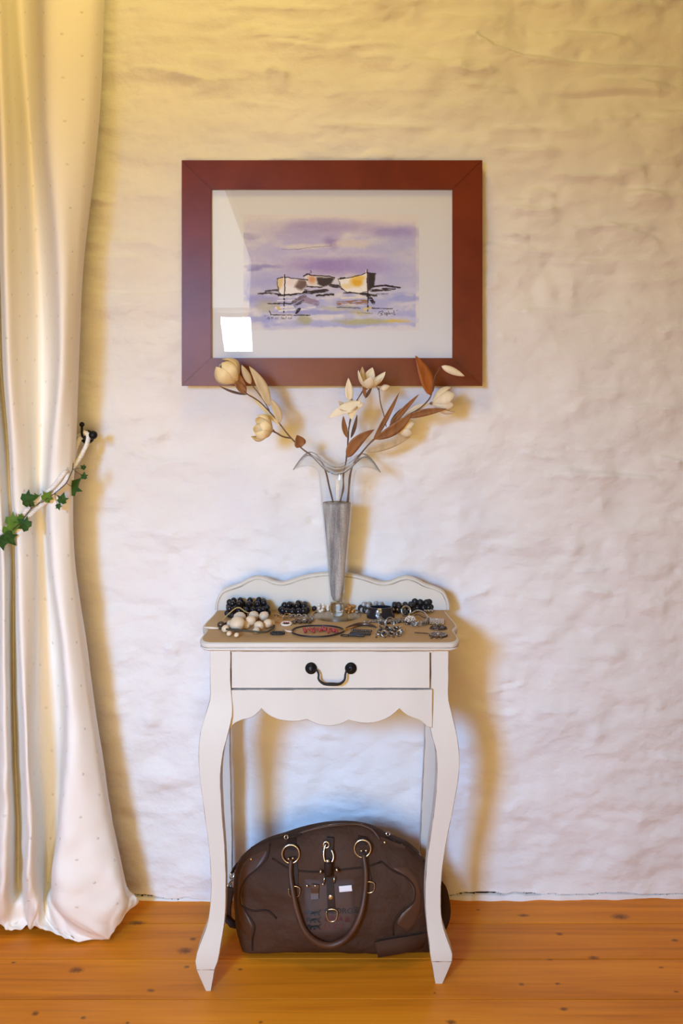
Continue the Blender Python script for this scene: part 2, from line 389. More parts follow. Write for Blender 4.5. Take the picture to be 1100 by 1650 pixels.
def floor_material():
    m = bpy.data.materials.new('varnished_pine'); m.use_nodes = True; nt = m.node_tree; N = nt.nodes; L = nt.links; b = N['Principled BSDF']
    b.inputs['Roughness'].default_value = 0.42; b.inputs['Specular IOR Level'].default_value = 0.22
    geo = N.new('ShaderNodeNewGeometry'); oi = N.new('ShaderNodeObjectInfo')
    mul = N.new('ShaderNodeMath'); mul.operation = 'MULTIPLY'; mul.inputs[1].default_value = 37; L.new(oi.outputs['Random'], mul.inputs[0])
    cb = N.new('ShaderNodeCombineXYZ'); L.new(mul.outputs[0], cb.inputs[0]); L.new(mul.outputs[0], cb.inputs[2])
    ad = N.new('ShaderNodeVectorMath'); ad.operation = 'ADD'; L.new(geo.outputs['Position'], ad.inputs[0]); L.new(cb.outputs[0], ad.inputs[1])
    mp = N.new('ShaderNodeMapping'); mp.inputs['Scale'].default_value = (1.3, 34, 4); L.new(ad.outputs[0], mp.inputs[0])
    t = N.new('ShaderNodeTexNoise'); t.inputs['Scale'].default_value = 1.0; t.inputs['Detail'].default_value = 7; t.inputs['Roughness'].default_value = 0.62; t.inputs['Distortion'].default_value = 0.9
    L.new(mp.outputs[0], t.inputs['Vector'])
    r = N.new('ShaderNodeValToRGB'); e = r.color_ramp.elements
    e[0].position = 0.30; e[0].color = (0.60, 0.175, 0.008, 1); e[1].position = 0.72; e[1].color = (0.90, 0.330, 0.018, 1)
    x = r.color_ramp.elements.new(0.5); x.color = (0.78, 0.260, 0.012, 1)
    L.new(t.outputs['Fac'], r.inputs[0])
    # broad tone patches along the boards
    mp2 = N.new('ShaderNodeMapping'); mp2.inputs['Scale'].default_value = (1.1, 5, 1); L.new(ad.outputs[0], mp2.inputs[0])
    t2 = N.new('ShaderNodeTexNoise'); t2.inputs['Scale'].default_value = 1.3; L.new(mp2.outputs[0], t2.inputs['Vector'])
    r2 = N.new('ShaderNodeValToRGB'); r2.color_ramp.elements[0].position = 0.3; r2.color_ramp.elements[1].position = 0.7
    r2.color_ramp.elements[0].color = (0.80, 0.74, 0.66, 1); r2.color_ramp.elements[1].color = (1, 1, 1, 1); L.new(t2.outputs['Fac'], r2.inputs[0])
    mm = N.new('ShaderNodeMix'); mm.data_type = 'RGBA'; mm.blend_type = 'MULTIPLY'; mm.inputs[0].default_value = 1
    L.new(r.outputs[0], mm.inputs[6]); L.new(r2.outputs[0], mm.inputs[7])
    cur = None
    knots = [(123, 1563, .011, .8), (298, 1532, .013, .9), (311, 1513, .007, 1), (220, 1487, .010, .6), (243, 1596, .006, .8), (57, 1633, .008, 1.2), (134, 1640, .005, 1), (22, 1551, .004, .8),
             (301, 1558, .005, .9), (387, 1562, .004, .8), (205, 1648, .004, 1), (999, 1477, .013, .7), (901, 1505, .007, 1), (843, 1475, .007, .6), (770, 1466, .004, .8), (840, 1586, .005, 1), (898, 1585, .005, 1),
             (1087, 1515, .006, .8), (956, 1543, .007, .7), (908, 1626, .006, .8), (727, 1647, .008, .9), (1065, 1559, .004, .8), (1089, 1598, .004, .8), (700, 1600, .003, 1), (420, 1647, .004, 1), (885, 1546, .004, .6)]
    for px, py, rad, el in knots:
        dep = FPX * CAMH / (py - HZ); X = (px - CX) * dep / FPX; Y = dep - CAMD
        sv = N.new('ShaderNodeVectorMath'); sv.operation = 'SUBTRACT'; L.new(geo.outputs['Position'], sv.inputs[0]); sv.inputs[1].default_value = (X, Y, 0)
        sc = N.new('ShaderNodeVectorMath'); sc.operation = 'MULTIPLY'; L.new(sv.outputs[0], sc.inputs[0]); sc.inputs[1].default_value = (0.8 * el / rad, 1 / rad, 0)
        ln = N.new('ShaderNodeVectorMath'); ln.operation = 'LENGTH'; L.new(sc.outputs[0], ln.inputs[0])
        if cur is None: cur = ln.outputs['Value']
        else:
            mn = N.new('ShaderNodeMath'); mn.operation = 'MINIMUM'; L.new(cur, mn.inputs[0]); L.new(ln.outputs['Value'], mn.inputs[1]); cur = mn.outputs[0]
    ns = N.new('ShaderNodeTexNoise'); ns.inputs['Scale'].default_value = 160; L.new(geo.outputs['Position'], ns.inputs['Vector'])
    a1 = N.new('ShaderNodeMath'); a1.operation = 'ADD'; L.new(cur, a1.inputs[0]); L.new(ns.outputs['Fac'], a1.inputs[1])
    mr = N.new('ShaderNodeMapRange'); mr.inputs[1].default_value = 1.75; mr.inputs[2].default_value = 0.8; mr.inputs[4].default_value = 0.8; L.new(a1.outputs[0], mr.inputs[0])
    mk = N.new('ShaderNodeMix'); mk.data_type = 'RGBA'; L.new(mr.outputs[0], mk.inputs[0]); L.new(mm.outputs[2], mk.inputs[6]); mk.inputs[7].default_value = (0.10, 0.030, 0.010, 1)
    L.new(mk.outputs[2], b.inputs['Base Color'])
    bp = N.new('ShaderNodeBump'); bp.inputs['Strength'].default_value = 0.08; bp.inputs['Distance'].default_value = 0.003; L.new(t.outputs['Fac'], bp.inputs['Height']); L.new(bp.outputs[0], b.inputs['Normal'])
    return m


MT['sand'] = sand_material(); MT['curtain'] = curtain_material(); MT['pine'] = floor_material()

#@@SETTING
# ------------------------------------------------------------------ wall
def build_wall():
    xs = np.concatenate([np.arange(-1.6, -0.92, 0.02), np.arange(-0.92, 0.92, 0.0055), np.arange(0.92, 1.61, 0.02)])
    zs = np.concatenate([np.arange(-0.02, 0.05, 0.0012), np.arange(0.05, 2.36, 0.0055), np.arange(2.36, 2.81, 0.02)])
    X, Z = np.meshgrid(xs, zs)
    H = 0.022 * fbm(X * 2.1, Z * 2.7, 3, 1) + 0.0115 * fbm(X * 7, Z * 11, 3, 5) + 0.0032 * fbm(X * 24, Z * 34, 3, 9)
    up = np.clip((Z - 1.3) / 1.0, 0, 1)
    H += (.25 + up) * 0.008 * fbm(X * 3.5, Z * 20, 4, 13)
    rng = np.random.RandomState(5)

    def stroke(path, amp, w, blunt):
        """ledge along a path of (x, z): sharp lip, plaster falling away on the lower side"""
        nonlocal H
        p = np.array(path); x0, x1 = p[0, 0] - .01, p[-1, 0] + .01
        i0, i1 = np.searchsorted(xs, [x0, x1])
        if i1 - i0 < 2: return
        zc = np.interp(xs[i0:i1], p[:, 0], p[:, 1]); z0, z1 = np.searchsorted(zs, [zc.min() - 6 * w * blunt, zc.max() + 5 * w])
        if z1 - z0 < 2: return
        t = (xs[i0:i1] - p[0, 0]) / (p[-1, 0] - p[0, 0]); env = np.clip(np.minimum(t, 1 - t) * 5, 0, 1)
        dz = zs[z0:z1, None] - zc[None, :]
        prof = np.where(dz > 0, np.exp(-(dz / w) ** 2), np.exp(dz / (w * blunt)))
        H[z0:z1, i0:i1] += amp * env[None, :] * prof

    def ppath(pts): return [((px - CX) * CAMD / FPX, CAMH - (py - HZ) * CAMD / FPX) for px, py in pts]
    # ledges seen in the photograph
    for pts, a, w, bl in [
        ([(690, 71), (729, 62), (765, 55), (795, 76), (845, 91), (889, 98), (940, 104), (984, 109), (1027, 109), (1110, 112)], .009, .006, 4),
        ([(205, 107), (240, 108), (285, 116), (330, 128), (400, 126)], .006, .005, 4),
        ([(410, 66), (470, 72), (530, 80), (600, 70), (680, 74)], .006, .006, 5),
        ([(860, 155), (930, 158), (1000, 152), (1100, 160)], -.006, .012, 3), ([(735, 132), (790, 140), (840, 150)], .005, .005, 4),
        ([(880, 277), (930, 284), (985, 284), (1010, 290)], .006, .005, 5), ([(985, 305), (1040, 309), (1085, 325)], .006, .006, 4), ([(840, 310), (870, 306), (900, 318)], .006, .008, 3),
        ([(970, 353), (1000, 368), (1040, 380), (1075, 395)], .005, .006, 4), ([(820, 375), (855, 380)], .005, .003, 3), ([(890, 622), (960, 630), (1010, 632)], .004, .007, 4),
        ([(1000, 652), (1050, 655), (1100, 660)], .004, .005, 4), ([(880, 752), (940, 765), (1040, 770), (1090, 780)], .006, .008, 4), ([(1055, 735), (1100, 745)], .006, .005, 3),
        ([(920, 920), (960, 917), (985, 912)], .004, .004, 3), ([(780, 1115), (830, 1105), (850, 1100)], .003, .003, 3), ([(740, 965), (790, 950)], .004, .004, 3),
        ([(200, 720), (260, 745), (330, 740)], .004, .006, 4), ([(240, 860), (290, 856)], .003, .003, 3), ([(340, 925), (400, 940)], .003, .004, 3), ([(500, 1175), (540, 1180), (560, 1190)], .003, .004, 3)]:
        stroke(ppath(pts), a * 2.1, w * .75, bl * 1.3)
    for k in range(150):      # more trowel ledges, denser high up
        z = 2.36 - 2.2 * rng.rand() ** 1.25; x = rng.uniform(-.95, .9); ln = rng.uniform(.05, .26) * (1.3 if z > 1.5 else .7)
        n = 6; pts = [(x + ln * i / (n - 1), z + .018 * vnoise(i * .8, k * 3.3) + (rng.rand() - .5) * .006 - i * .002) for i in range(n)]
        stroke(pts, rng.uniform(.003, .010) * (1.45 if z > 1.4 else .75), rng.uniform(.0022, .005), rng.uniform(4, 8))

    def bump(x, z, rx, rz, a, ang=0, p=2):
        nonlocal H
        R = 2.4 * max(rx, rz); i0, i1 = np.searchsorted(xs, [x - R, x + R]); j0, j1 = np.searchsorted(zs, [z - R, z + R])
        if i1 - i0 < 2 or j1 - j0 < 2: return
        dx = X[j0:j1, i0:i1] - x; dz = Z[j0:j1, i0:i1] - z; c, s = math.cos(ang), math.sin(ang)
        q = ((dx * c + dz * s) / rx) ** 2 + ((-dx * s + dz * c) / rz) ** 2
        H[j0:j1, i0:i1] += a * np.exp(-q ** (p / 2))
    for px, py, rx, rz, a in [(885, 425, .022, .018, -.008), (985, 455, .075, .060, -.007), (1000, 800, .05, .05, -.006), (985, 1055, .03, .025, .006), (935, 1010, .03, .03, -.005), (1005, 905, .02, .03, .005),
                              (745, 95, .035, .03, .006), (900, 70, .04, .03, .005), (920, 470, .02, .06, .004), (1060, 790, .03, .03, .005), (960, 1180, .02, .03, .006), (740, 840, .02, .04, .004)]:
        x, z = ppath([(px, py)])[0]; bump(x, z, rx, rz, a * 1.6)
    for k in range(520):
        s = rng.choice([.0055, .009, .016, .03], p=[.35, .35, .2, .1]); bump(rng.uniform(-.92, .92), rng.uniform(.03, 2.36), s * rng.uniform(.7, 1.8), s * rng.uniform(.6, 1.1), rng.choice([-1, 1], p=[.45, .55]) * s * rng.uniform(.16, .40), rng.uniform(-.6, .6))
    # crumbling joint along the floor
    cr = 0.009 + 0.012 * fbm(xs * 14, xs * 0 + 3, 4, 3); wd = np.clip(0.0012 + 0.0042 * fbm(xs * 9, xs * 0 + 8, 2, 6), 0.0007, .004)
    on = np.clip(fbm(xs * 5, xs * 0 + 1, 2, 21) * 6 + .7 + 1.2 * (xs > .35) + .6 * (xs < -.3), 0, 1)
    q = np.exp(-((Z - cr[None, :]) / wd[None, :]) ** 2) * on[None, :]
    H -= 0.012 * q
    crack_shade = q > .5  # crack interior gets a near-black material, its shade painted in
    H += 0.004 * np.exp(-(Z / .02) ** 2)
    H = np.clip(H - H.mean(), -0.035, 0.026) - 0.0
    Y = -H
    ny, nx = X.shape
    V = np.stack([X, Y, Z], -1).reshape(-1, 3)
    idx = np.arange(nx * ny).reshape(ny, nx)
    F = np.stack([idx[:-1, :-1], idx[:-1, 1:], idx[1:, 1:], idx[1:, :-1]], -1).reshape(-1, 4)
    # close the slab at the back
    rim = np.concatenate([idx[0, :], idx[1:, -1], idx[-1, -2::-1], idx[-2:0:-1, 0]]); n0 = len(V)
    B = V[rim].copy(); B[:, 1] = 0.25; V = np.vstack([V, B]); m = len(rim); k = np.arange(m)
    S = np.stack([rim, n0 + k, n0 + (k + 1) % m, np.roll(rim, -1)], -1); F = np.vstack([F, S])
    me = bpy.data.meshes.new('wall_back'); me.vertices.add(len(V)); me.vertices.foreach_set('co', V.ravel())
    me.loops.add(F.size); me.loops.foreach_set('vertex_index', F.ravel().astype(np.int32))
    me.polygons.add(len(F)); me.polygons.foreach_set('loop_start', np.arange(0, F.size, 4, dtype=np.int32)); me.polygons.foreach_set('loop_total', np.full(len(F), 4, dtype=np.int32))
    me.update(calc_edges=True); me.validate(); me.polygons.foreach_set('use_smooth', [True] * len(me.polygons))
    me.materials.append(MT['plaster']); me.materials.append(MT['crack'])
    mi = np.zeros(len(F), np.int32); mi[:(nx - 1) * (ny - 1)] = crack_shade[:-1, :-1].ravel().astype(np.int32)
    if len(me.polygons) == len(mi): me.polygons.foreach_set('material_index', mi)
    o = bpy.data.objects.new('wall_back', me); COL.objects.link(o)
    tag(o, 'rough white plastered stone wall with trowel ledges and dents', 'wall', kind='structure')
    return o


build_wall()

# ------------------------------------------------------------------ floor of pine planks
floor = bm_obj('floor', boxbm(-1.6, 1.6, -3.0, 0.03, -0.06, -0.022), MT['gap']); tag(floor, 'orange varnished pine plank floor', 'floor', kind='structure')
pw = 0.143
for k in range(19):
    y1 = 0.037 - k * pw if k else 0.037
    b = boxbm(-1.6, 1.6, y1 - pw + 0.0015, y1 - 0.0015, -0.022, 0.0, 0.0004)
    bm_obj('plank', b, MT['pine'], floor)
#@@OBJECTS
# ------------------------------------------------------------------ curtain
def build_curtain():
    #          A0   A    B    C   D   E   F   G    H    I    J    K     L
    rows = {-120: (164, 170, 146, 74, 45, 24, 10, -14, -40, -66, -104, -140, -180),
            0: (162, 167, 145, 73, 46, 28, 12, -8, -33, -58, -92, -125, -160),
            200: (153, 158, 136, 77, 56, 42, 22, 0, -25, -50, -85, -115, -150),
            450: (129, 133, 121, 95, 74, 56, 32, 8, -3, -25, -50, -75, -100),
            600: (122, 126, 115, 95, 79, 62, 36, 12, 2, -18, -40, -60, -80),
            720: (118, 122, 111, 85, 74, 60, 44, 20, 12, -8, -25, -45, -60),
            790: (115, 118, 108, 81, 71, 59, 47, 23, 15, -3, -18, -36, -50),
            900: (117, 120, 112, 85, 76, 60, 53, 29, 22, 4, -15, -35, -55),
            1050: (136, 140, 129, 103, 92, 64, 55, 34, 22, 6, -20, -45, -70),
            1200: (158, 162, 149, 110, 96, 66, 54, 42, 25, 8, -30, -60, -95),
            1350: (183, 187, 171, 100, 90, 74, 62, 46, 30, 8, -35, -75, -120),
            1425: (201, 205, 186, 96, 84, 74, 62, 44, 28, 6, -38, -80, -125)}
    dep0 = (.085, .120, .190, .225, .085, .070, .165, .225, .075, .215, .065, .20, .10)
    sq = {-120: 1.0, 0: 1.0, 200: 1.0, 450: .95, 600: .85, 720: .7, 790: .55, 900: .7, 1050: .85, 1200: .95, 1350: .95, 1425: .9}
    pys = sorted(rows); grid = []
    for py in pys:
        grid.append([P(x, py, .15 + (d - .15) * sq[py]) for x, d in zip(rows[py], dep0)])
    # the cloth that lies on the floor
    brk = [(209, 1436, .105), (213, 1440, .12), (188, 1464, .185), (108, 1470, .215), (84, 1458, .15), (72, 1462, .135), (61, 1468, .185), (44, 1466, .18), (26, 1462, .14), (2, 1462, .18), (-40, 1462, .12), (-80, 1462, .18), (-125, 1462, .12)]
    mid = [(217, 1442, .10), (219, 1446, .115), (190, 1478, .175), (140, 1497, .205), (98, 1490, .165), (76, 1484, .14), (60, 1484, .165), (44, 1486, .155), (22, 1482, .135), (0, 1480, .15), (-40, 1480, .12), (-80, 1480, .16), (-125, 1480, .12)]
    hem = [(221, 1451, .095), (223, 1454, .11), (192, 1489, .165), (168, 1520, .188), (128, 1515, .183), (92, 1506, .172), (60, 1493, .158), (46, 1500, .150), (22, 1497, .150), (0, 1494, .148), (-40, 1494, .146), (-80, 1495, .148), (-125, 1495, .146)]
    for r in (brk, mid, hem): grid.append([P(*p) for p in r])
    Gd = np.array([[list(v) for v in r] for r in grid]); n, m = Gd.shape[:2]
    zref = np.array(pys + [1466, 1484, 1510], float)
    q = np.concatenate([np.linspace(-120, 1425, 190), np.linspace(1432, 1510, 34)])
    A = hermite(zref, Gd, q)                                  # rows x controls x 3
    cu = np.linspace(0, m - 1, (m - 1) * 14 + 1)
    S = hermite(np.arange(m), np.transpose(A, (1, 0, 2)), cu)  # cols x rows x 3
    S = np.transpose(S, (1, 0, 2)); R, Cn = S.shape[:2]
    uu, vv = np.meshgrid(cu, q)
    low = np.clip((vv - 950) / 500, 0, 1)
    S[..., 1] += 0.006 * fbm(uu * .8, vv / 190.0, 3, 31) + low * 0.022 * (fbm(uu * 1.0 + vv / 130.0, vv / 95.0, 3, 37)) - low ** 3 * .016 * np.abs(fbm(uu * 1.3 - vv / 70.0, vv / 60.0, 2, 39))
    # a pinch crease near (55, 1190) and the diagonal drag folds of the pooled hem
    S[..., 1] -= 0.012 * np.exp(-((uu - 6.3 - (vv - 1190) * .004) / .35) ** 2 - ((vv - 1200) / 40) ** 2)
    fl = np.clip((vv - 1440) / 60, 0, 1)
    S[..., 2] += fl * (0.018 * np.abs(fbm(uu * 1.6 + vv / 60.0, vv / 40.0, 2, 41)))
    S[..., 2] = np.maximum(S[..., 2], 0.003); S[..., 1] = np.minimum(S[..., 1], -0.05)
    V = S.reshape(-1, 3); idx = np.arange(R * Cn).reshape(R, Cn)
    F = np.stack([idx[:-1, :-1], idx[1:, :-1], idx[1:, 1:], idx[:-1, 1:]], -1).reshape(-1, 4)
    me = bpy.data.meshes.new('curtain'); me.from_pydata(V.tolist(), [], F.tolist())
    du = np.linalg.norm(np.diff(S, axis=1), axis=2); U = np.concatenate([np.zeros((R, 1)), np.cumsum(du, 1)], 1)
    U = U - U[:, 42:43]; W = np.repeat((-(q - 825) / 700.0)[:, None], Cn, 1)
    uvl = me.uv_layers.new(name='cloth'); li = F.ravel()
    uvl.data.foreach_set('uv', np.stack([U.ravel()[li] + 5.0, W.ravel()[li] + 5.0], 1).ravel())
    me.materials.append(MT['curtain']); me.polygons.foreach_set('use_smooth', [True] * len(me.polygons))
    o = bpy.data.objects.new('curtain', me); COL.objects.link(o)
    md = o.modifiers.new('thickness', 'SOLIDIFY'); md.thickness = 0.0016; md.offset = 0
    tag(o, 'long cream dotted cotton curtain tied back and pooling on the floor', 'curtain')
    return V, F


curV, curF = build_curtain()
curBVH = BVHTree.FromPolygons([Vector(v) for v in curV], curF.tolist())


def on_curtain(px, py, off, dflt=.15):
    d = (P(px, py, .2) - CAM).normalized(); h = curBVH.ray_cast(CAM, d)
    return (h[0] - d * off) if h[0] is not None else P(px, py, dflt)


# ------------------------------------------------------------------ iron holdback, rope, ivy
base = P(141, 704, 0.0)
hk = root('curtain_holdback', base, 'black iron holdback hook with two ball ends on the wall by the curtain', 'hook')
obj('wall_plate', *lathe([(0.0, 0), (.018, 0), (.018, .004), (.012, .009), (0.0, .009)], P(141, 704, 0.012), 20, (0, -1, 0)), MT['iron'], hk)
obj('arm', *tube(spline([P(141, 704, .01), P(141, 706, .045), P(135, 706, .07), P(132, 700, .082), P(132, 688, .085)], 20), .0032, 8), MT['iron'], hk)
obj('arm', *tube(spline([P(141, 705, .045), P(145, 707, .065), P(149, 703, .085), P(150, 701, .098)], 14), .0036, 8), MT['iron'], hk)
bl = ball_mesh('ball_end', MT['iron'], 3)
inst('ball_end', bl, P(132, 684, .085), hk, .0066); inst('ball_end', bl, P(150, 701, .100), hk, .0108)


def twisted(path, r, turns, strands=3):
    pts, T, N = frames(path); n = len(pts); g = G()
    for s in range(strands):
        q = []
        for i in range(n):
            a = 2 * math.pi * (turns * i / (n - 1) + s / strands); B = T[i].cross(N[i])
            q.append(pts[i] + (N[i] * math.cos(a) + B * math.sin(a)) * r * .52)
        g.add(*tube(q, r * .56, 6))
    return g


rp = root('tieback_rope', P(118, 748, .14), 'twisted white rope tieback looped from the iron hook around the curtain', 'rope')
front = [(104, 768), (92, 783), (78, 797), (62, 811), (45, 826), (28, 842), (10, 857), (-8, 871)]
dmax = {}


def rope_front(dx, dy):
    pts = []
    for px, py in front:
        y = min(on_curtain(px + k, py + j, .0).y for k in (-14, -7, 0, 7, 14) for j in (-5, 5))
        pts.append(P(px + dx, py + dy, -y + .009))
    return pts


ra = [P(136, 700, .070), P(134, 697, .076), P(138, 697, .080), P(142, 703, .085), P(141, 712, .092), P(134, 728, .105), P(124, 745, .125), P(113, 758, .15)] + rope_front(-2.2, -3.4) + [P(-40, 885, .17), P(-70, 880, .12), P(-50, 850, .075), P(20, 800, .055), P(90, 745, .05), P(122, 705, .055), P(134, 700, .062)]
rb = [P(131, 705, .068), P(128, 708, .085), P(122, 722, .10), P(117, 742, .125), P(110, 757, .155)] + rope_front(2.8, 4.4) + [P(-40, 893, .17), P(-72, 886, .12), P(-50, 858, .07), P(20, 808, .05), P(90, 752, .042), P(120, 712, .045), P(130, 703, .06)]
twisted(spline(ra, 520), .0056, 62).build('rope_cord', MT['rope'], rp)
twisted(spline(rb, 520), .0056, 62).build('rope_cord', MT['rope'], rp)


def ivy_leaf(c, size, ang, tilt, roll):
    o = [(0, -.42), (.20, -.50), (.50, -.30), (.38, -.06), (.62, .22), (.28, .20), (.14, .42), (0, .72), (-.14, .42), (-.28, .20), (-.62, .22), (-.38, -.06), (-.50, -.30), (-.20, -.50)]
    M = Matrix.Rotation(roll, 3, 'Y') @ Matrix.Rotation(tilt, 3, 'X')
    R2 = Matrix.Rotation(ang, 3, 'Y')
    V = []
    for x, z in [(0, 0)] + o:
        bend = .16 * abs(x) + .10 * z * z
        V.append(Vector(c) + R2 @ (M @ Vector((x * size, bend * size, z * size))))
    n = len(o); F = [(0, 1 + i, 1 + (i + 1) % n) for i in range(n)]
    # a little thickness
    m = len(V); V += [v + Vector((0, .0006, 0)) for v in V]
    F += [tuple(m + i for i in reversed(f)) for f in F[:n]] + [(1 + i, 1 + (i + 1) % n, m + 1 + (i + 1) % n, m + 1 + i) for i in range(n)]
    return V, F


iv = root('ivy_sprig', P(60, 815, .22), 'green ivy sprig with lobed leaves twined on the white rope tieback', 'ivy')
def rd(px, py, o=.020):
    y = min(on_curtain(px + k, py + j, .0).y for k in (-10, 0, 10) for j in (-8, 8)); return -y + o
vine = [(118, 746), (117, 756), (112, 768), (107, 778), (100, 785), (88, 795), (74, 805), (62, 812), (50, 820), (41, 832), (32, 843), (22, 852), (8, 864), (-6, 872)]
obj('stem', *tube(spline([P(x, y, rd(x, y) + .002) for x, y in vine], 60), .0011, 6), MT['ivy_stem'], iv)
leaves = [(116, 784, 26, .35, 0, 'd'), (134, 753, 8, -.9, 1, 'd'), (135, 767, 10, .5, 1, 'd'), (100, 804, 15, .1, 1, 'd'), (94, 816, 9, 2.4, 0, 'd'), (46, 804, 22, 1.5, 0, 'd'), (61, 803, 14, -.3, 0, 'l'), (75, 801, 17, .3, 1, 'l'),
          (22, 841, 24, .9, 0, 'l'), (39, 845, 20, -.5, 1, 'd'), (14, 857, 22, 1.3, 0, 'l'), (14, 868, 22, 2.0, 1, 'd'), (2, 873, 20, 2.9, 0, 'd'), (33, 832, 8, .9, 0, 'l'), (50, 812, 9, -.4, 1, 'd')]
for k, (px, py, sz, ang, side, tone) in enumerate(leaves):
    d = rd(px, py, .024) if px < 112 else .155
    c = P(px, py, d); s = sz * (CAMD - d) / FPX
    lf = obj('leaf', *ivy_leaf(c, s * 1.08, ang, .25 * math.sin(k * 2.1), .45 * math.cos(k * 1.7)), MT['ivy_dark' if tone == 'd' else 'ivy_light'], iv, smooth=False)
    # nearest vine point for the leaf stalk
    v = min(vine, key=lambda q: (q[0] - px) ** 2 + (q[1] - py) ** 2); vp = P(v[0], v[1], rd(*v) + .002)
    obj('leaf_stalk', *tube([vp, (vp + c) / 2 + Vector((0, -.004, 0)), c + Vector((0, .001, 0))], .0006, 5), MT['ivy_stem' if tone == 'd' else 'ivy_light'], iv)

# ------------------------------------------------------------------ framed picture
def srgb(c):
    c = np.asarray(c, float) / 255.0
    return np.where(c <= 0.04045, c / 12.92, ((c + 0.055) / 1.055) ** 2.4)


def paint():
    """watercolour of three moored boats, painted on a fine grid; coordinates of the sheet: x 0..1100, y 0..770"""
    w, h = 470, 312; xs = np.linspace(8, 1045, w); ys = np.linspace(22, 705, h); X, Y = np.meshgrid(xs, ys)
    paper = np.array([226, 220, 217.0]); C = np.ones((h, w, 3)) * paper
    wx = X + 34 * fbm(X / 90, Y / 60, 4, 3); wy = Y + 16 * fbm(X / 80, Y / 50, 4, 7)
    gx = X + 5 * fbm(X / 16, Y / 16, 2, 11); gy = Y + 4 * fbm(X / 14, Y / 14, 2, 15)

    def lay(mask, col, a):
        nonlocal C
        m = np.clip(mask, 0, 1)[..., None] * a; C = C * (1 - m) + np.array(col, float) * m

    def blob(cx, cy, rx, ry, col, a=.8, soft=.35, rough=True):
        u, v = (wx, wy) if rough else (gx, gy)
        q = np.sqrt(((u - cx) / rx) ** 2 + ((v - cy) / ry) ** 2); lay((1 + soft - q) / (2 * soft), col, a)

    def stroke(pts, wid, col, a=1.0, dry=0.0):
        D = np.full(X.shape, 1e9)
        for (x0, y0), (x1, y1) in zip(pts[:-1], pts[1:]):
            dx, dy = x1 - x0, y1 - y0; t = np.clip(((gx - x0) * dx + (gy - y0) * dy) / (dx * dx + dy * dy + 1e-9), 0, 1)
            D = np.minimum(D, np.hypot(gx - x0 - t * dx, gy - y0 - t * dy))
        m = np.clip((wid / 2 + 1.2 - D) / 2.4, 0, 1)
        if dry: m = m * np.clip(1.0 + 5 * (fbm(X / 30, Y / 4, 2, 23) + .5 - dry), 0, 1)
        lay(m, col, a)

    def poly(pts, col, a=1.0, soft=3.0):
        ins = np.zeros(X.shape, bool); D = np.full(X.shape, 1e9); n = len(pts)
        for i in range(n):
            x0, y0 = pts[i]; x1, y1 = pts[(i + 1) % n]
            cond = ((y0 > gy) != (y1 > gy)); xi = (x1 - x0) * (gy - y0) / ((y1 - y0) or 1e-9) + x0; ins ^= cond & (gx < xi)
            dx, dy = x1 - x0, y1 - y0; t = np.clip(((gx - x0) * dx + (gy - y0) * dy) / (dx * dx + dy * dy + 1e-9), 0, 1)
            D = np.minimum(D, np.hypot(gx - x0 - t * dx, gy - y0 - t * dy))
        lay(np.where(ins, .5 + D / soft, .5 - D / soft), col, a)
    n1 = fbm(X / 170, Y / 75, 4, 1); n2 = fbm(X / 60, Y / 30, 3, 5)
    # sky wash
    edge = np.clip((wx - 24) / 10, 0, 1) * np.clip((1030 - X - 6 * n2) / 8, 0, 1)
    sky = edge * np.clip((wy - 60) / 70, 0, 1) * np.clip((500 - wy) / 40, 0, 1)
    lay(sky * (.66 + 1.2 * n1 + .5 * n2), (196, 189, 217), 1)
    blob(480, 90, 330, 34, (172, 156, 198), .75, .6); blob(330, 140, 190, 40, (176, 166, 206), .6, .6); blob(890, 130, 140, 30, (160, 146, 200), .75, .5); blob(900, 210, 130, 60, (182, 184, 216), .6, .6)
    blob(550, 185, 45, 32, (158, 140, 186), .85, .5); blob(170, 250, 150, 60, (182, 178, 216), .6, .6); blob(120, 80, 110, 46, (214, 208, 214), .7, .6)
    blob(40, 150, 60, 20, (168, 160, 196), .6, .4); blob(380, 205, 150, 15, (220, 212, 206), .95, .35); blob(660, 190, 100, 24, (220, 210, 205), .95, .35); stroke([(230, 228), (330, 226), (440, 212), (530, 206)], 3, (130, 112, 150), .6)
    blob(560, 268, 260, 16, (214, 208, 218), .85, .6); blob(540, 325, 250, 46, (160, 138, 192), .85, .6); blob(760, 330, 130, 40, (176, 164, 208), .7, .6); blob(120, 330, 110, 12, (150, 144, 192), .8, .5); blob(60, 345, 40, 10, (140, 132, 184), .7, .4)
    blob(150, 420, 150, 60, (172, 172, 212), .75, .7); blob(920, 400, 140, 60, (178, 178, 216), .75, .7); blob(950, 300, 110, 26, (196, 196, 220), .6, .6)
    # water
    wat = edge * np.clip((wy - 468) / 20, 0, 1) * np.clip((690 - wy) / 14, 0, 1)
    lay(wat * (.70 + 1.2 * n1 + .6 * n2), (180, 181, 215), 1)
    for cx, cy, rx, ry, col, a in [(930, 470, 130, 12, (205, 205, 222), .8), (960, 520, 100, 16, (160, 166, 214), .8), (120, 520, 110, 22, (160, 158, 208), .8), (430, 600, 240, 12, (150, 152, 208), .7), (970, 545, 70, 10, (216, 212, 218), .9),
                                   (110, 640, 90, 20, (164, 168, 214), .8), (560, 665, 300, 20, (178, 180, 214), .8), (360, 645, 36, 30, (176, 172, 130), .8), (740, 652, 170, 17, (186, 180, 128), .85), (920, 652, 60, 9, (226, 190, 78), .95), (150, 560, 60, 40, (184, 178, 150), .6),
                                   (560, 575, 100, 16, (190, 186, 160), .6), (700, 600, 60, 16, (200, 186, 130), .6), (960, 640, 90, 14, (206, 204, 220), .8), (250, 690, 170, 8, (200, 198, 216), .7), (60, 690, 60, 30, (222, 218, 218), .9), (900, 690, 200, 12, (222, 217, 216), .9)]: blob(cx, cy, rx, ry, col, a, .4)
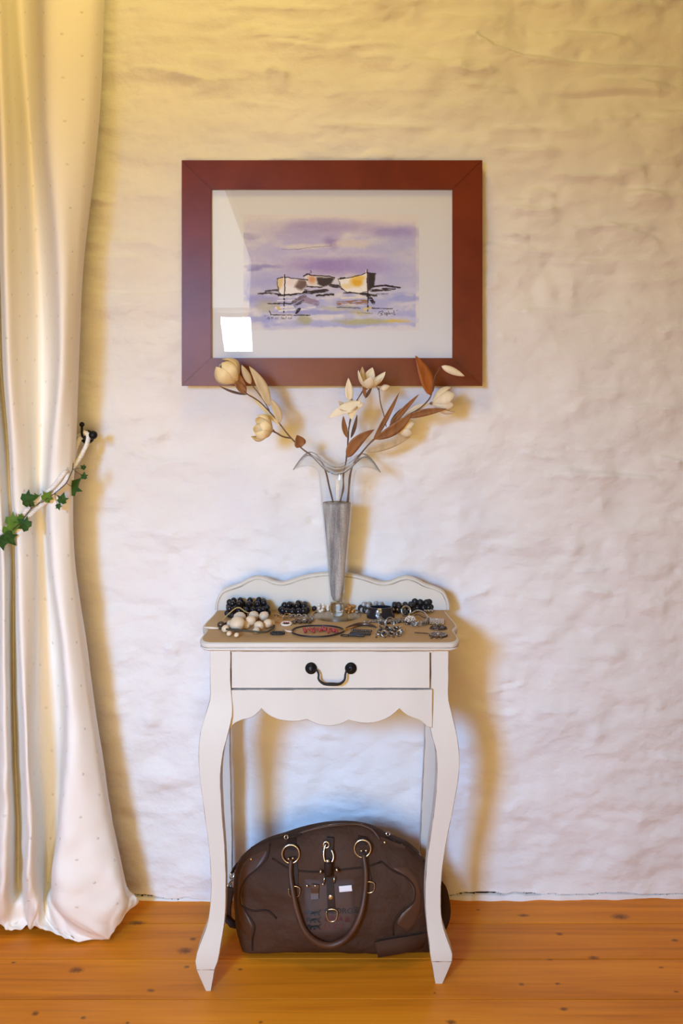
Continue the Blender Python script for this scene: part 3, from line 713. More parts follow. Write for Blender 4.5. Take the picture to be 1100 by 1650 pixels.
    # shadows of the boats on the water
    K = (34, 28, 32)
    for p, wd, a, dr in [([(95, 490), (150, 484), (215, 492)], 9, .9, .25), ([(140, 476), (210, 468)], 14, .7, .4), ([(215, 497), (300, 492), (380, 478)], 13, .95, .1), ([(340, 470), (400, 480), (500, 470)], 22, .85, .3), ([(440, 500), (540, 492)], 12, .9, .3), ([(520, 440), (570, 445), (640, 480)], 18, .85, .2), ([(600, 484), (740, 488)], 7, .9, .1),
                         ([(780, 445), (850, 440), (930, 454)], 10, .95, .2), ([(760, 470), (840, 464), (900, 458)], 16, .85, .35), ([(790, 490), (860, 488)], 4, .7, .3), ([(700, 490), (790, 500)], 12, .8, .3)]: stroke(p, wd, K, a, dr)
    # hulls
    poly([(204, 400), (252, 390), (386, 406), (380, 448), (352, 484), (232, 494), (214, 478)], (244, 238, 234)); poly([(206, 402), (246, 394), (238, 440), (216, 470)], (222, 178, 76), .6, 14); poly([(330, 406), (386, 408), (378, 450), (346, 470), (310, 450)], (96, 72, 66), .85, 16); blob(290, 420, 40, 22, (232, 206, 196), .4, .5, False)
    poly([(366, 384), (400, 374), (545, 392), (528, 430), (480, 448), (388, 446), (376, 420)], (230, 222, 214)); poly([(440, 392), (545, 394), (526, 432), (478, 448), (446, 430)], (52, 44, 46), .92, 12); blob(412, 405, 22, 22, (214, 140, 80), .75, .5, False); stroke([(362, 386), (382, 372), (412, 380), (520, 386), (546, 394)], 6, K, .95); stroke([(380, 380), (410, 362), (402, 352)], 4, (90, 80, 80), .9); stroke([(384, 447), (470, 450)], 7, K, .8, .2)
    poly([(568, 402), (640, 392), (736, 366), (742, 470), (690, 484), (612, 476), (578, 446)], (246, 240, 228)); blob(676, 420, 36, 26, (232, 176, 52), .95, .4, False); blob(620, 444, 36, 14, (236, 206, 130), .6, .5, False); blob(690, 395, 40, 14, (238, 196, 90), .85, .5, False); poly([(742, 362), (788, 372), (782, 446), (746, 474)], (46, 40, 44), .95, 8)
    stroke([(566, 404), (640, 394), (700, 378), (736, 362), (788, 370)], 5, K, .95); stroke([(570, 410), (584, 450), (614, 478), (690, 486), (742, 474)], 4, K, .85); stroke([(580, 398), (606, 396)], 12, K, .8, .2); stroke([(738, 345), (743, 480), (742, 592)], 7, K, .95); stroke([(730, 350), (734, 470)], 5, (240, 234, 224), .95)
    stroke([(204, 400), (250, 390), (320, 400), (386, 406)], 5, K, .9); stroke([(206, 404), (216, 480), (232, 496), (350, 486)], 4, K, .8); stroke([(252, 378), (250, 500), (246, 598)], 6, K, .95); stroke([(244, 384), (243, 480)], 4, (238, 230, 222), .9)
    # broken reflections
    for p, wd, col, a, dr in [([(222, 512), (330, 506)], 10, (234, 228, 222), .9, .3), ([(210, 530), (320, 528)], 8, (234, 228, 222), .9, .3), ([(200, 570), (300, 566)], 16, (234, 228, 222), .9, .3), ([(220, 590), (310, 582)], 12, (236, 230, 222), .9, .35), ([(340, 582), (430, 570)], 14, (232, 226, 222), .85, .3), ([(205, 560), (222, 580)], 12, (222, 184, 90), .8, .1),
                              ([(152, 546), (300, 547)], 6, K, .95, .1), ([(300, 540), (370, 500)], 20, (90, 72, 72), .7, .3), ([(310, 560), (360, 530)], 14, K, .7, .4), ([(320, 600), (340, 580)], 16, K, .9, .1), ([(360, 520), (440, 545)], 34, (142, 116, 134), .7, .35), ([(170, 613), (400, 616)], 5, K, .9, .15), ([(440, 520), (540, 512)], 7, (224, 216, 218), .8, .3),
                              ([(585, 515), (730, 510)], 9, (234, 222, 200), .9, .3), ([(570, 545), (730, 535)], 26, (150, 100, 60), .75, .45), ([(590, 550), (720, 560)], 8, (236, 224, 200), .8, .4), ([(560, 568), (700, 574)], 4, K, .9, .2), ([(740, 574), (890, 577)], 4, K, .9, .1), ([(745, 500), (775, 540)], 22, K, .9, .3), ([(720, 580), (760, 572)], 14, (236, 208, 120), .8, .2), ([(680, 600), (770, 604)], 4, (120, 110, 90), .6, .3), ([(160, 590), (170, 610)], 5, K, .7, 0)]: stroke(p, wd, col, a, dr)
    # signature, title and pencil note
    ink = (44, 40, 58)
    for s in [[(800, 612), (812, 596), (826, 590), (834, 598), (818, 604), (830, 612), (812, 620)], [(838, 606), (846, 600), (848, 612), (838, 612)], [(852, 604), (854, 622), (854, 600), (862, 604), (856, 612)], [(866, 590), (866, 612), (872, 602), (878, 612)], [(880, 606), (888, 600), (890, 612)], [(898, 588), (897, 612), (904, 608)], [(912, 590), (918, 586)]]: stroke(s, 2.6, ink, .85)
    x = 148
    for s in [(0, 8, 14, 2), (0, 10), (2, 12, 4, 14), (), (0, 9, 3), (1, 12), (), (0, 16, 2, 9), (1, 10, 3), (0, 14), (2, 11, 3), (0, 9, 4, 12)]:
        if s: stroke([(x + 4 * i, 640 - v) for i, v in enumerate(s)], 2.4, ink, .75)
        x += 12
    stroke([(136, 626), (134, 618)], 2, ink, .7); stroke([(292, 624), (294, 616)], 2, ink, .7)
    for i in range(8): stroke([(896 + i * 12, 716), (900 + i * 12, 704 + 6 * (i % 3)), (905 + i * 12, 716)], 1.8, (150, 144, 150), .6)
    for i in range(5): stroke([(690 + i * 12, 634), (694 + i * 12, 624), (699 + i * 12, 634)], 1.8, (210, 208, 224), .7)
    C = C + 6 * fbm(X / 6, Y / 6, 2, 51)[..., None]
    return xs, ys, np.clip(C, 0, 255)


def build_picture():
    D = 0.042                                         # front face of the frame, from the wall plane
    k = (CAMD - D) / FPX
    fx = lambda p: (p - CX) * k
    fz = lambda p: CAMH - (p - HZ) * k
    x0, x1, z1, z0 = fx(292.5), fx(777), fz(258), fz(622); a0, a1, b1, b0 = fx(340.5), fx(729), fz(305), fz(577)
    r = root('framed_picture', Vector(((x0 + x1) / 2, -0.02, z0)), 'watercolour of three moored boats in a wide reddish brown wooden frame', 'picture')
    yb = -0.018
    for quad in (((x0, z1), (x1, z1), (a1, b1), (a0, b1)), ((x0, z0), (a0, b0), (a1, b0), (x1, z0)), ((x0, z0), (x0, z1), (a0, b1), (a0, b0)), ((x1, z0), (a1, b0), (a1, b1), (x1, z1))):
        c = (sum(p[0] for p in quad) / 4, sum(p[1] for p in quad) / 4)
        bm = prism(quad, -D, yb, 0.0016, 0, 2)
        o = bm_obj('frame_rail', bm, MT['frame_wood'], r, smooth=False)
    bm_obj('backing_board', boxbm(a0 - .01, a1 + .01, -.024, -.0185, b0 - .01, b1 + .01), MT['paper'], r)
    bm_obj('paper_sheet', boxbm(a0 - .004, a1 + .004, -.0285, -.0245, b0 - .004, b1 + .004), MT['paper'], r)
    # printed picture
    xs, ys, C = paint(); h, w = C.shape[:2]
    PX = 390 + xs / 1100 * 300; PY = 340 + ys / 770 * 210
    kk = (CAMD - .029) / FPX
    Xg, Zg = np.meshgrid((PX - CX) * kk, CAMH - (PY - HZ) * kk); off = OFF[r.name]
    V = np.stack([Xg - off.x, np.full_like(Xg, -.029) - off.y, Zg - off.z], -1).reshape(-1, 3)
    idx = np.arange(w * h).reshape(h, w); F = np.stack([idx[:-1, :-1], idx[1:, :-1], idx[1:, 1:], idx[:-1, 1:]], -1).reshape(-1, 4)
    me = bpy.data.meshes.new('painted_image'); me.from_pydata(V.tolist(), [], F.tolist())
    at = me.color_attributes.new('ink', 'FLOAT_COLOR', 'POINT')
    at.data.foreach_set('color', np.concatenate([srgb(C) , np.ones((h, w, 1))], -1).reshape(-1).astype(np.float32))
    m = bpy.data.materials.new('watercolour_ink'); m.use_nodes = True; n = m.node_tree; b = n.nodes['Principled BSDF']; b.inputs['Roughness'].default_value = .8; b.inputs['Specular IOR Level'].default_value = .2
    ca = n.nodes.new('ShaderNodeVertexColor'); ca.layer_name = 'ink'
    mx = n.nodes.new('ShaderNodeMix'); mx.data_type = 'RGBA'; mx.blend_type = 'MULTIPLY'; mx.inputs[0].default_value = 1; mx.inputs[7].default_value = (1.0, 1.04, 1.12, 1)
    n.links.new(ca.outputs[0], mx.inputs[6]); n.links.new(mx.outputs[2], b.inputs['Base Color']); me.materials.append(m)
    o = bpy.data.objects.new('painted_image', me); finish(o, r); o['label'] = 'lavender watercolour with three cream and yellow boats'
    bm_obj('glass_pane', boxbm(a0 - .003, a1 + .003, -.0345, -.0325, b0 - .003, b1 + .003), MT['picture_glass'], r)


build_picture()

# ------------------------------------------------------------------ console table
TOPZ = 0.767; TCX = -0.0267
table = root('console_table', (TCX, -0.22, 0), 'white painted console table with scalloped apron, cabriole legs and wavy backboard', 'table')


def cabriole(rows, dep, name):
    """rows of (py, left px, right px); square section, the front face swings like the outer edge"""
    k = dep / FPX; ys = CAMD - dep
    top = [(py, l, r) for py, l, r in rows]
    q = np.array([r[0] for r in top], float); l = np.array([(r[1] - CX) * k for r in top]); rr = np.array([(r[2] - CX) * k for r in top])
    pz = np.concatenate([np.linspace(q[0], q[-2], 44), [q[-2] + 1.5, q[-1]]])
    z = np.maximum((q[-1] - pz) * k, 0.0)
    L_ = hermite(q, l, pz); R_ = hermite(q, rr, pz)
    outer_left = np.mean(l + rr) < 2 * TCX
    ref = (l[0] if outer_left else rr[0]); sw = (ref - L_) if outer_left else (R_ - ref)
    w = R_ - L_
    yf = -(ys - 0.006) - np.clip(sw, -.02, .03) * 0.55; yb = yf + np.clip(w * .92, .012, .042)
    # toe block: sharp ledge then taper
    V = []; F = []
    n = len(pz)
    for i in range(n): V += [(L_[i], yf[i], z[i]), (R_[i], yf[i], z[i]), (R_[i], yb[i], z[i]), (L_[i], yb[i], z[i])]
    bm = bmesh.new(); vs = [bm.verts.new(v) for v in V]
    for i in range(n - 1):
        for c in range(4): bm.faces.new((vs[4*i + c], vs[4*i + (c + 1) % 4], vs[4*i + 4 + (c + 1) % 4], vs[4*i + 4 + c]))
    bm.faces.new(vs[:4]); bm.faces.new(vs[-4:])
    bmesh.ops.recalc_face_normals(bm, faces=bm.faces)
    vi = {v: i for i, v in enumerate(vs)}
    ed = [e for e in bm.edges if abs(vi[e.verts[0]] - vi[e.verts[1]]) == 4 or (vi[e.verts[0]] // 4 == vi[e.verts[1]] // 4 == n - 3 + 1)]
    bmesh.ops.bevel(bm, geom=ed, offset=.0010, segments=1, affect='EDGES', material=1)
    return bm_obj(name, bm, [MT['white_paint'], MT['worn_edge']], table, smooth=True, sharp=28)


cabriole([(1047, 337.5, 371), (1100, 337.5, 371), (1128, 337.5, 373), (1150, 331, 374), (1180, 323, 368), (1210, 320.5, 360), (1240, 321.5, 356), (1300, 328, 357), (1380, 337, 362), (1450, 338.5, 363), (1490, 333.5, 361), (1520, 322, 356), (1545, 315.5, 351.5), (1557, 317, 347), (1597, 331, 340)], 2.105, 'leg')
cabriole([(1047, 694, 723), (1100, 694, 723), (1128, 692, 723), (1150, 691, 728), (1180, 694, 735), (1210, 702, 739), (1240, 703.5, 739), (1300, 700, 730.5), (1380, 690, 716.5), (1450, 685.5, 711), (1490, 687.5, 713), (1520, 691, 722), (1543, 693.5, 729.5), (1549, 694.5, 728.5), (1591, 702, 714)], 2.118, 'leg')
cabriole([(1040, 352, 372), (1100, 352, 372), (1180, 350, 369.5), (1280, 352, 371), (1380, 354, 373), (1430, 354, 372), (1460, 350, 370), (1474, 350, 368), (1494, 355, 362)], 2.352, 'leg')
cabriole([(1040, 684, 706), (1100, 684, 706), (1180, 685, 706), (1280, 681, 702), (1380, 677.5, 699), (1430, 677, 698), (1460, 680, 702), (1474, 682, 702), (1494, 689, 696)], 2.352, 'leg')

# front apron with scalloped lower edge (drawn on the plane d = 0.355)
ka = (CAMD - .357) / FPX
def ap(X_, Y_): px, py = 300 + .418 * X_, 1030 + .418 * Y_; return ((px - CX) * ka, CAMH - (py - HZ) * ka)
low = [(170, 345), (185, 326), (215, 312), (250, 303), (272, 288), (290, 268), (310, 288), (340, 305), (380, 315), (430, 317), (464, 310), (490, 322), (525, 332), (560, 334), (596, 327), (625, 312), (655, 320), (695, 325), (745, 317), (790, 296), (822, 268), (842, 288), (872, 303), (905, 316), (925, 336)]
cut = [0, 5, 10, 15, 20, 24]; curve = []
for a, b in zip(cut[:-1], cut[1:]):
    s = spline([ap(*p) for p in low[a:b + 1]], 12); curve += [tuple(p) for p in (s if a == 0 else s[1:])]
zt = CAMH - (1111.5 - HZ) * ka
xa0, xb0 = (369 - CX) * ka, (696.5 - CX) * ka
bm = prism([(xa0, zt), (xa0, curve[0][1] - .006)] + curve + [(xb0, curve[-1][1] - .004), (xb0, zt)], -.3560, -.338, .0010, 1)
bm_obj('apron', bm, [MT['white_paint'], MT['worn_edge']], table, smooth=True, sharp=25)
xl, xr = (371 - CX) * ka, (694 - CX) * ka
bm_obj('top_rail', boxbm(xl - .004, xr + .004, -.354, -.334, .7425, .7495), MT['white_paint'], table)
# side and back aprons, inner case
for xa, xb in ((-.3135 + .022, -.3135 + .040), (.238 - .018, .238)):
    pass
bm_obj('side_apron', boxbm(-.2895, -.2745, -.325, -.10, .615, .7475, .0015), MT['white_paint'], table)
bm_obj('side_apron', boxbm(.2215, .2365, -.325, -.10, .615, .7475, .0015), MT['white_paint'], table)
bm_obj('back_apron', boxbm(-.285, .232, -.098, -.082, .615, .7475, .0015), MT['white_paint'], table)
bm_obj('drawer_case', boxbm(-.272, .219, -.333, -.10, .640, .7475), MT['gap'], table)

# drawer
zd1, zd0 = CAMH - (1048.2 - HZ) * ka, CAMH - (1109.5 - HZ) * ka
drawer = bm_obj('drawer', boxbm(xl + .0024, xr - .0024, -.3568, -.3335, zd0 + .0008, zd1 - .0022, .0008, 1), [MT['white_paint'], MT['worn_edge']], table)
def H_(px, py, d=.366): return P(px, py, d)
for px in (501, 565):
    obj('handle_rosette', *lathe([(0, 0), (.0128, 0), (.0132, .002), (.0110, .005), (.0085, .0055), (.0075, .008), (.0045, .0095), (0, .0098)], P(px, 1076.5, .3568), 24, (0, -1, 0)), MT['iron'], drawer)
hp = [H_(503, 1079, .366), H_(510, 1080, .371), H_(513, 1086, .374), H_(513, 1094, .376), H_(519, 1100.5, .378), H_(534, 1102.5, .378), H_(549, 1101, .378), H_(555, 1095, .376), H_(556, 1087, .374), H_(559, 1080, .371), H_(564, 1078, .366)]
sp = spline(hp, 60); rad = [.0021 + .0016 * math.exp(-((i - 30) / 11.0) ** 2) for i in range(60)]
obj('handle_bail', *tube(sp, rad, 10), MT['iron'], drawer)

# top with moulded edge and serpentine ends
half = [(.073, .288), (.10, .2895), (.14, .293), (.18, .2975), (.215, .2995), (.235, .2975), (.246, .292), (.262, .2875), (.285, .288), (.310, .2900), (.335, .2895), (.352, .284), (.362, .276), (.3655, .268)]
hs = spline(half, 46)
def plan(inset):
    pts = []
    for sgn in (-1, 1):
        seq = hs if sgn < 0 else hs[::-1]
        for d, hw in seq: pts.append((TCX + sgn * (hw - inset), -(d - inset * (d - .22) / .146)))
    return pts
levels = [(.7670, .0055), (.7660, .0022), (.7640, .0004), (.7600, 0), (.7565, .0010), (.7560, .0040), (.7552, .0040), (.7548, .0012), (.7520, .0006), (.7492, .0030), (.7478, .0060)]
V = []; F = []; mi = []; n = len(plan(0))
for z, ins in levels: V += [(x, y, z) for x, y in plan(ins)]
for i in range(len(levels) - 1):
    for k in range(n): F.append((i*n + k, i*n + (k + 1) % n, (i + 1)*n + (k + 1) % n, (i + 1)*n + k)); mi.append(1 if i in (5,) else 0)
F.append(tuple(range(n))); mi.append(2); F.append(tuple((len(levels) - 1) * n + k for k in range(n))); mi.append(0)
obj('table_top', V, F, [MT['white_paint'], MT['worn_edge'], MT['beige_top']], table, True, 35, mi)

# backboard with wavy crest
kb = (CAMD - .078) / FPX; cb = 535.5
crest = [(346, 985), (346.5, 975), (349, 965), (356, 953), (370, 946), (386, 940.5), (400, 933), (414, 929), (428, 931), (440, 936), (452, 938.5), (464, 936.5), (480, 931), (500, 926), (518, 923.5), (535.5, 923)]
full = crest + [(2 * cb - x, y) for x, y in crest[-2::-1]]
def bb(px, py): return ((px - CX) * kb, CAMH - (py - HZ) * kb)
cs = [tuple(p) for p in spline([bb(*p) for p in full], 110)]
cs = [(x, max(z, .7672)) for x, z in cs]
bm_obj('backboard', prism(cs, -.078, -.060, .0014, 0), MT['white_paint'], table, smooth=True, sharp=25)
c2 = np.array(cs); T_ = np.gradient(c2, axis=0); T_ /= np.linalg.norm(T_, axis=1)[:, None]; nrm = np.stack([T_[:, 1], -T_[:, 0]], 1)
inner = c2 + nrm * .0085
obj('crest_bead', *tube([(x, -.0785, max(z, .769)) for x, z in c2 + nrm * .0042], .0030, 8), MT['white_paint'], table)
obj('crest_groove', *tube([(x, -.0778, max(z, .769)) for x, z in inner], .00075, 5), MT['worn_edge'], table)

# ------------------------------------------------------------------ vase
VD = .135; vc = P(542.5, 993, VD); vc.z = TOPZ + .0004
vase = root('glass_vase', vc, 'tall clear glass vase with flared wavy rim and round foot, filled with grey sand', 'vase')


def ring_surface(prof, seg=72):
    """prof: list of functions/angles -> (r, z); returns V, F without caps"""
    V = []; F = []; n = len(prof)
    for f in prof:
        for k in range(seg):
            a = 2 * math.pi * k / seg; r, z = f(a) if callable(f) else f
            V.append((vc.x + r * math.cos(a), vc.y + r * math.sin(a), vc.z + z))
    for i in range(n - 1):
        for k in range(seg):
            l = (k + 1) % seg; F.append((i*seg + k, i*seg + l, (i + 1)*seg + l, (i + 1)*seg + k))
    return V, F


def wave(a):       # rim height by angle: dips towards the viewer, lifts at the diagonals
    return -.020 * math.cos(4 * (a + math.pi / 2)) + .004 * math.cos(a + 2.4)


def rim_row(t, off):
    def f(a):
        r = .0445 + .056 * t ** 2.3 * (1 + .10 * math.cos(4 * (a + math.pi / 2))) + off * (1 - t)
        z = .338 + .047 * math.sin(t * math.pi / 2) + wave(a) * t ** 1.5 - .010 * t ** 5 + off * t
        return r, z
    return f


outer = [(.0165, .012), (.0172, .03), (.0205, .08), (.0255, .14), (.0310, .20), (.0368, .26), (.0405, .30), (.0432, .328)] + [rim_row(t, 0) for t in (.12, .25, .4, .55, .7, .85, 1.0)]
inner_ = [rim_row(t, -.0022) for t in (1.0, .85, .7, .55, .4, .25, .12)] + [(.0408, .328), (.0381, .30), (.0344, .26), (.0286, .20), (.0231, .14), (.0181, .08), (.0150, .052), (.0115, .040), (.004, .0365), (.0005, .036)]
obj('vase_wall', *ring_surface(outer + inner_), MT['glass'], vase)
obj('thick_stem', *lathe([(.0004, .003), (.0145, .0035), (.0152, .012), (.0158, .030), (.0150, .0345), (.0090, .0352), (.0004, .0352)], vc, 48), MT['thick_glass'], vase)
obj('foot', *lathe([(.001, .0005), (.057, .0005), (.0592, .002), (.0585, .0040), (.045, .0058), (.026, .0075), (.018, .0100), (.0155, .0115), (.001, .0115)], vc, 64), MT['foot_glass'], vase)
rimp = [(lambda r, z, a: (vc.x + r * math.cos(a), vc.y + r * math.sin(a), vc.z + z))(*rim_row(1.0, 0)(a), a) for a in [2 * math.pi * k / 96 for k in range(96)]]
obj('rim', *tube(rimp, .0015, 8, closed=True), material('rim_glass', (0.45, 0.46, 0.44), 0.02, trans=1.0, ior=1.5), vase)
obj('sand_filling', *lathe([(.0004, .0372), (.0040, .0375), (.0100, .0405), (.0140, .0520), (.0172, .080), (.0222, .14), (.0277, .20), (.0333, .26), (.0349, .276), (.034, .2775), (.0004, .279)], vc, 48), MT['sand'], vase)


# ------------------------------------------------------------------ dried flowers
def blade(base, tip, width, bend=Vector((0, 0, 0)), side=None, cup=.25, n=12, peak=.42, tipw=0.0, twist=0.0, th=.0005):
    base = Vector(base); tip = Vector(tip); ax = (tip - base)
    side = Vector(side) if side is not None else ax.cross(Vector((0, -1, 0))).normalized() + Vector((0, .35, 0))
    side = (side - ax * (side.dot(ax) / ax.length_squared)).normalized(); V = []; F = []
    a = math.log(.5) / math.log(peak)
    for i in range(n + 1):
        t = i / n; c = base + ax * t + bend * (4 * t * (1 - t))
        w = width / 2 * max(math.sin(math.pi * min(t, .999) ** a) ** .8 * (1 - tipw) + tipw * (t > .3), .02)
        s = Quaternion(ax.normalized(), twist * t) @ side; nn = ax.normalized().cross(s)
        for k in (-1, -.5, 0, .5, 1): V.append(c + s * w * k + nn * (w * cup * (1 - abs(k)) * (1 if k else 1.15)))
    for i in range(n):
        for k in range(4): F.append((i*5 + k, i*5 + k + 1, i*5 + 6 + k, i*5 + 5 + k))
    m = len(V); nn = ax.normalized().cross(side) * th
    V += [v - nn for v in V]; F += [tuple(m + j for j in reversed(f)) for f in F]
    b = [0, 1, 2, 3, 4] + [i*5 + 4 for i in range(1, n + 1)] + [n*5 + k for k in (3, 2, 1, 0)] + [i*5 for i in range(n - 1, 0, -1)]
    for p, q_ in zip(b, b[1:] + b[:1]): F.append((p, m + p, m + q_, q_))
    return V, F


def bud(base, tip, w):
    base = Vector(base); tip = Vector(tip); ax = tip - base; L_ = ax.length
    prof = [(max(w / 2 * math.sin(math.pi * (t ** .8)) ** .75, .0004), L_ * t) for t in [i / 12 for i in range(13)]]
    return lathe(prof, base, 14, ax)


def blossom(parent, base, axis, length, width, opening, n, mat, phase=0.0, curl=.25, cupf=.5, heart=True, peak=.58):
    """a blossom: a short receptacle with its own petals around the axis"""
    base = Vector(base); ax = Vector(axis).normalized(); q = Vector((0, 0, 1)).rotation_difference(ax)
    prof = [(.0008, -.004), (.0032, -.001), (.0042, .003), (.0030, .006), (.0006, .0075)]
    b = obj('blossom', *lathe(prof, base, 12, ax), MT['leaf_brown'], parent)
    for k in range(n):
        a = phase + 2 * math.pi * k / n; rad = q @ Vector((math.cos(a), math.sin(a), 0)); tang = q @ Vector((-math.sin(a), math.cos(a), 0))
        op = opening * (1.0 + .12 * math.sin(k * 2.3)); L_ = length * (1 + .08 * math.cos(k * 1.9))
        st = base + ax * .002 + rad * .003; tip = st + ax * L_ * math.cos(op) + rad * L_ * math.sin(op)
        obj('petal', *blade(st, tip, width, rad * L_ * curl * .5, tang, cup=-cupf, peak=peak), mat, b)
    if heart:
        for k in range(3):
            a = k * 2.1; rad = q @ Vector((math.cos(a), math.sin(a), 0))
            obj('stamen', *tube([base, base + ax * length * .4 + rad * .003, base + ax * length * .6 + rad * .006], .0007, 5), MT['petal'], b)
    return b


def Q(px, py, d=VD): return P(px, py, d)
def ray(px0, py0, d0, px1, py1, d1): return Q(px1, py1, d1) - Q(px0, py0, d0)


kx = (CAMD - VD) / FPX
# left spray
s1 = root('dried_flower_stem', Q(537, 813), 'left dried flower spray with two yellow cup blossoms leaning out of the vase', 'flower', 'dried flowers in the glass vase')
path = [Q(541, 850, .137), Q(537, 813, .140), Q(530, 783, .143), Q(524, 758, .146), Q(517, 743, .150), Q(504, 735, .152), Q(488, 724, .152), Q(470, 707, .15), Q(440, 670, .148), Q(415, 645, .146), Q(397, 634, .145), Q(386, 622, .145)]
obj('stem', *tube(spline(path, 60), [.0024 - .0009 * i / 59 for i in range(60)], 7), MT['stem'], s1)
obj('branch', *tube(spline([Q(469, 706, .15), Q(457, 704, .155), Q(444, 697, .16), Q(438, 694, .162)], 14), .0022, 7), MT['stem'], s1)
obj('branch', *tube(spline([Q(434, 662, .148), Q(424, 644, .15), Q(412, 628, .152), Q(403, 617, .152)], 14), .0012, 6), MT['stem'], s1)
blossom(s1, Q(383, 617, .145), ray(383, 617, .145, 353, 587, .16), .062, .046, .16, 5, MT['petal'], .4, .42, .6, False)
obj('sepal', *blade(Q(397, 634, .145), Q(376, 612, .158), .020), MT['leaf_brown'], s1)
obj('sepal', *blade(Q(396, 634, .143), Q(385, 602, .150), .014), MT['leaf_brown'], s1)
blossom(s1, Q(440, 694, .162), ray(440, 694, .162, 405, 685, .185), .050, .034, .42, 6, MT['petal'], .2, .35, .5)
obj('bud', *bud(Q(404, 619, .152), Q(389, 588, .152), .0185), MT['leaf_pale'], s1)
obj('leaf', *blade(Q(434, 655, .150), Q(401, 590, .152), .026, Vector((.006, 0, .002)), cup=.2), MT['leaf_pale'], s1)
obj('leaf', *blade(Q(450, 684, .150), Q(431, 640, .148), .021, Vector((.008, 0, .001)), cup=.2), MT['leaf_pale'], s1)
obj('leaf', *blade(Q(452, 688, .15), Q(399, 632, .14), .012, Vector((.003, 0, -.001)), cup=.2), MT['petal'], s1)
obj('leaf', *blade(Q(399, 636, .145), Q(352, 621, .15), .0065, Vector((-.002, 0, -.004))), MT['stem'], s1)
obj('leaf', *blade(Q(486, 720, .152), Q(478, 701, .165), .030, cup=.3, peak=.3), MT['leaf_brown'], s1)

# middle spray
s2 = root('dried_flower_stem', Q(547, 813), 'middle dried flower spray with two open cream star blossoms above the vase', 'flower', 'dried flowers in the glass vase')
path = [Q(543, 850, .133), Q(547, 813, .135), Q(553, 785, .136), Q(553, 765, .136), Q(557, 745, .137), Q(560, 715, .138), Q(562, 690, .14), Q(566, 668, .142), Q(575, 645, .145), Q(583, 632, .147), Q(588, 624, .148)]
obj('stem', *tube(spline(path, 60), [(.0024 + .0006 * math.sin(i * .9)) * (1 - .35 * i / 59) for i in range(60)], 7), MT['stem'], s2)
obj('branch', *tube(spline([Q(561, 692, .14), Q(564, 680, .142), Q(567, 668, .15)], 8), .0017, 6), MT['stem'], s2)
obj('branch', *tube(spline([Q(589, 624, .148), Q(600, 618, .143), Q(606, 622, .14), Q(609, 628, .138)], 10), .0010, 6), MT['stem'], s2)
blossom(s2, Q(590, 626, .148), ray(590, 626, .148, 599, 600, .165), .054, .027, .62, 6, MT['petal_pale'], .5, .12, .35, True, .44)
b2 = blossom(s2, Q(565, 664, .155), ray(565, 664, .155, 560, 640, .175), .040, .022, .80, 5, MT['petal_pale'], .2, .05, .3, True, .42)
obj('petal', *blade(Q(586, 650, .165), Q(528, 674, .185), .028, Vector((0, -.004, .006)), cup=.15, peak=.4), MT['petal_pale'], b2)
obj('petal', *blade(Q(563, 645, .16), Q(561, 609, .155), .021, Vector((0, -.002, 0)), cup=.2, peak=.35), MT['petal_pale'], b2)
obj('petal', *blade(Q(568, 650, .165), Q(566, 676, .18), .024, Vector((0, -.003, 0)), cup=.2), MT['petal'], b2)
obj('bud', *bud(Q(613, 627, .138), Q(628, 622, .135), .0165), MT['petal_pale'], s2)
obj('leaf', *blade(Q(560, 706, .14), Q(553, 670, .145), .0135, Vector((-.003, 0, 0))), MT['leaf_brown'], s2)
obj('leaf', *blade(Q(565, 706, .138), Q(575, 668, .135), .010, Vector((.002, 0, 0))), MT['stem'], s2)
obj('leaf', *blade(Q(559, 737, .145), Q(603, 692, .16), .030, Vector((-.007, 0, .006)), cup=.2, peak=.36), MT['leaf_brown'], s2)
obj('sepal', *blade(Q(588, 640, .147), Q(585, 618, .152), .009), MT['leaf_brown'], s2)
obj('sepal', *blade(Q(588, 642, .147), Q(600, 622, .140), .008), MT['stem'], s2)

# right spray
s3 = root('dried_flower_stem', Q(559, 813), 'right dried flower spray with russet upright leaf and long brown leaves', 'flower', 'dried flowers in the glass vase')
path = [Q(545, 850, .130), Q(559, 813, .130), Q(562, 785, .130), Q(564, 765, .130), Q(569, 748, .130), Q(582, 730, .13), Q(604, 706, .132), Q(632, 686, .136), Q(660, 668, .14), Q(683, 652, .143), Q(693, 640, .145), Q(697, 625, .147), Q(700, 608, .148), Q(709, 592, .148)]
obj('stem', *tube(spline(path, 70), [(.0028 + .0005 * math.sin(i * .8)) * (1 - .6 * i / 69) for i in range(70)], 7), MT['stem'], s3)
obj('branch', *tube(spline([Q(622, 688, .136), Q(619, 672, .132), Q(613, 650, .128), Q(610, 625, .126)], 14), .0014, 6), MT['stem'], s3)
obj('leaf', *blade(Q(603, 708, .145), Q(664, 664, .155), .029, Vector((.006, 0, -.006)), cup=.2, peak=.45), MT['leaf_brown'], s3)
obj('leaf', *blade(Q(654, 673, .15), Q(720, 659, .165), .019, Vector((0, 0, .003)), cup=.2), MT['leaf_brown'], s3)
obj('leaf', *blade(Q(600, 712, .14), Q(643, 632, .15), .0135, Vector((.002, 0, 0)), cup=.3, peak=.4), MT['leaf_brown'], s3)
obj('leaf', *blade(Q(626, 690, .145), Q(675, 635, .155), .015, Vector((0, 0, .003)), cup=.25, peak=.35), MT['leaf_brown'], s3)
obj('leaf', *blade(Q(628, 684, .14), Q(660, 652, .13), .014, Vector((-.002, 0, .003)), cup=.25, peak=.4), MT['stem'], s3)
obj('leaf', *blade(Q(694, 637, .148), Q(669, 573, .16), .036, Vector((.006, 0, 0)), cup=.18, peak=.40), MT['leaf_orange'], s3)
obj('bud', *bud(Q(711, 590, .148), Q(748, 606, .155), .0185), MT['petal_pale'], s3)
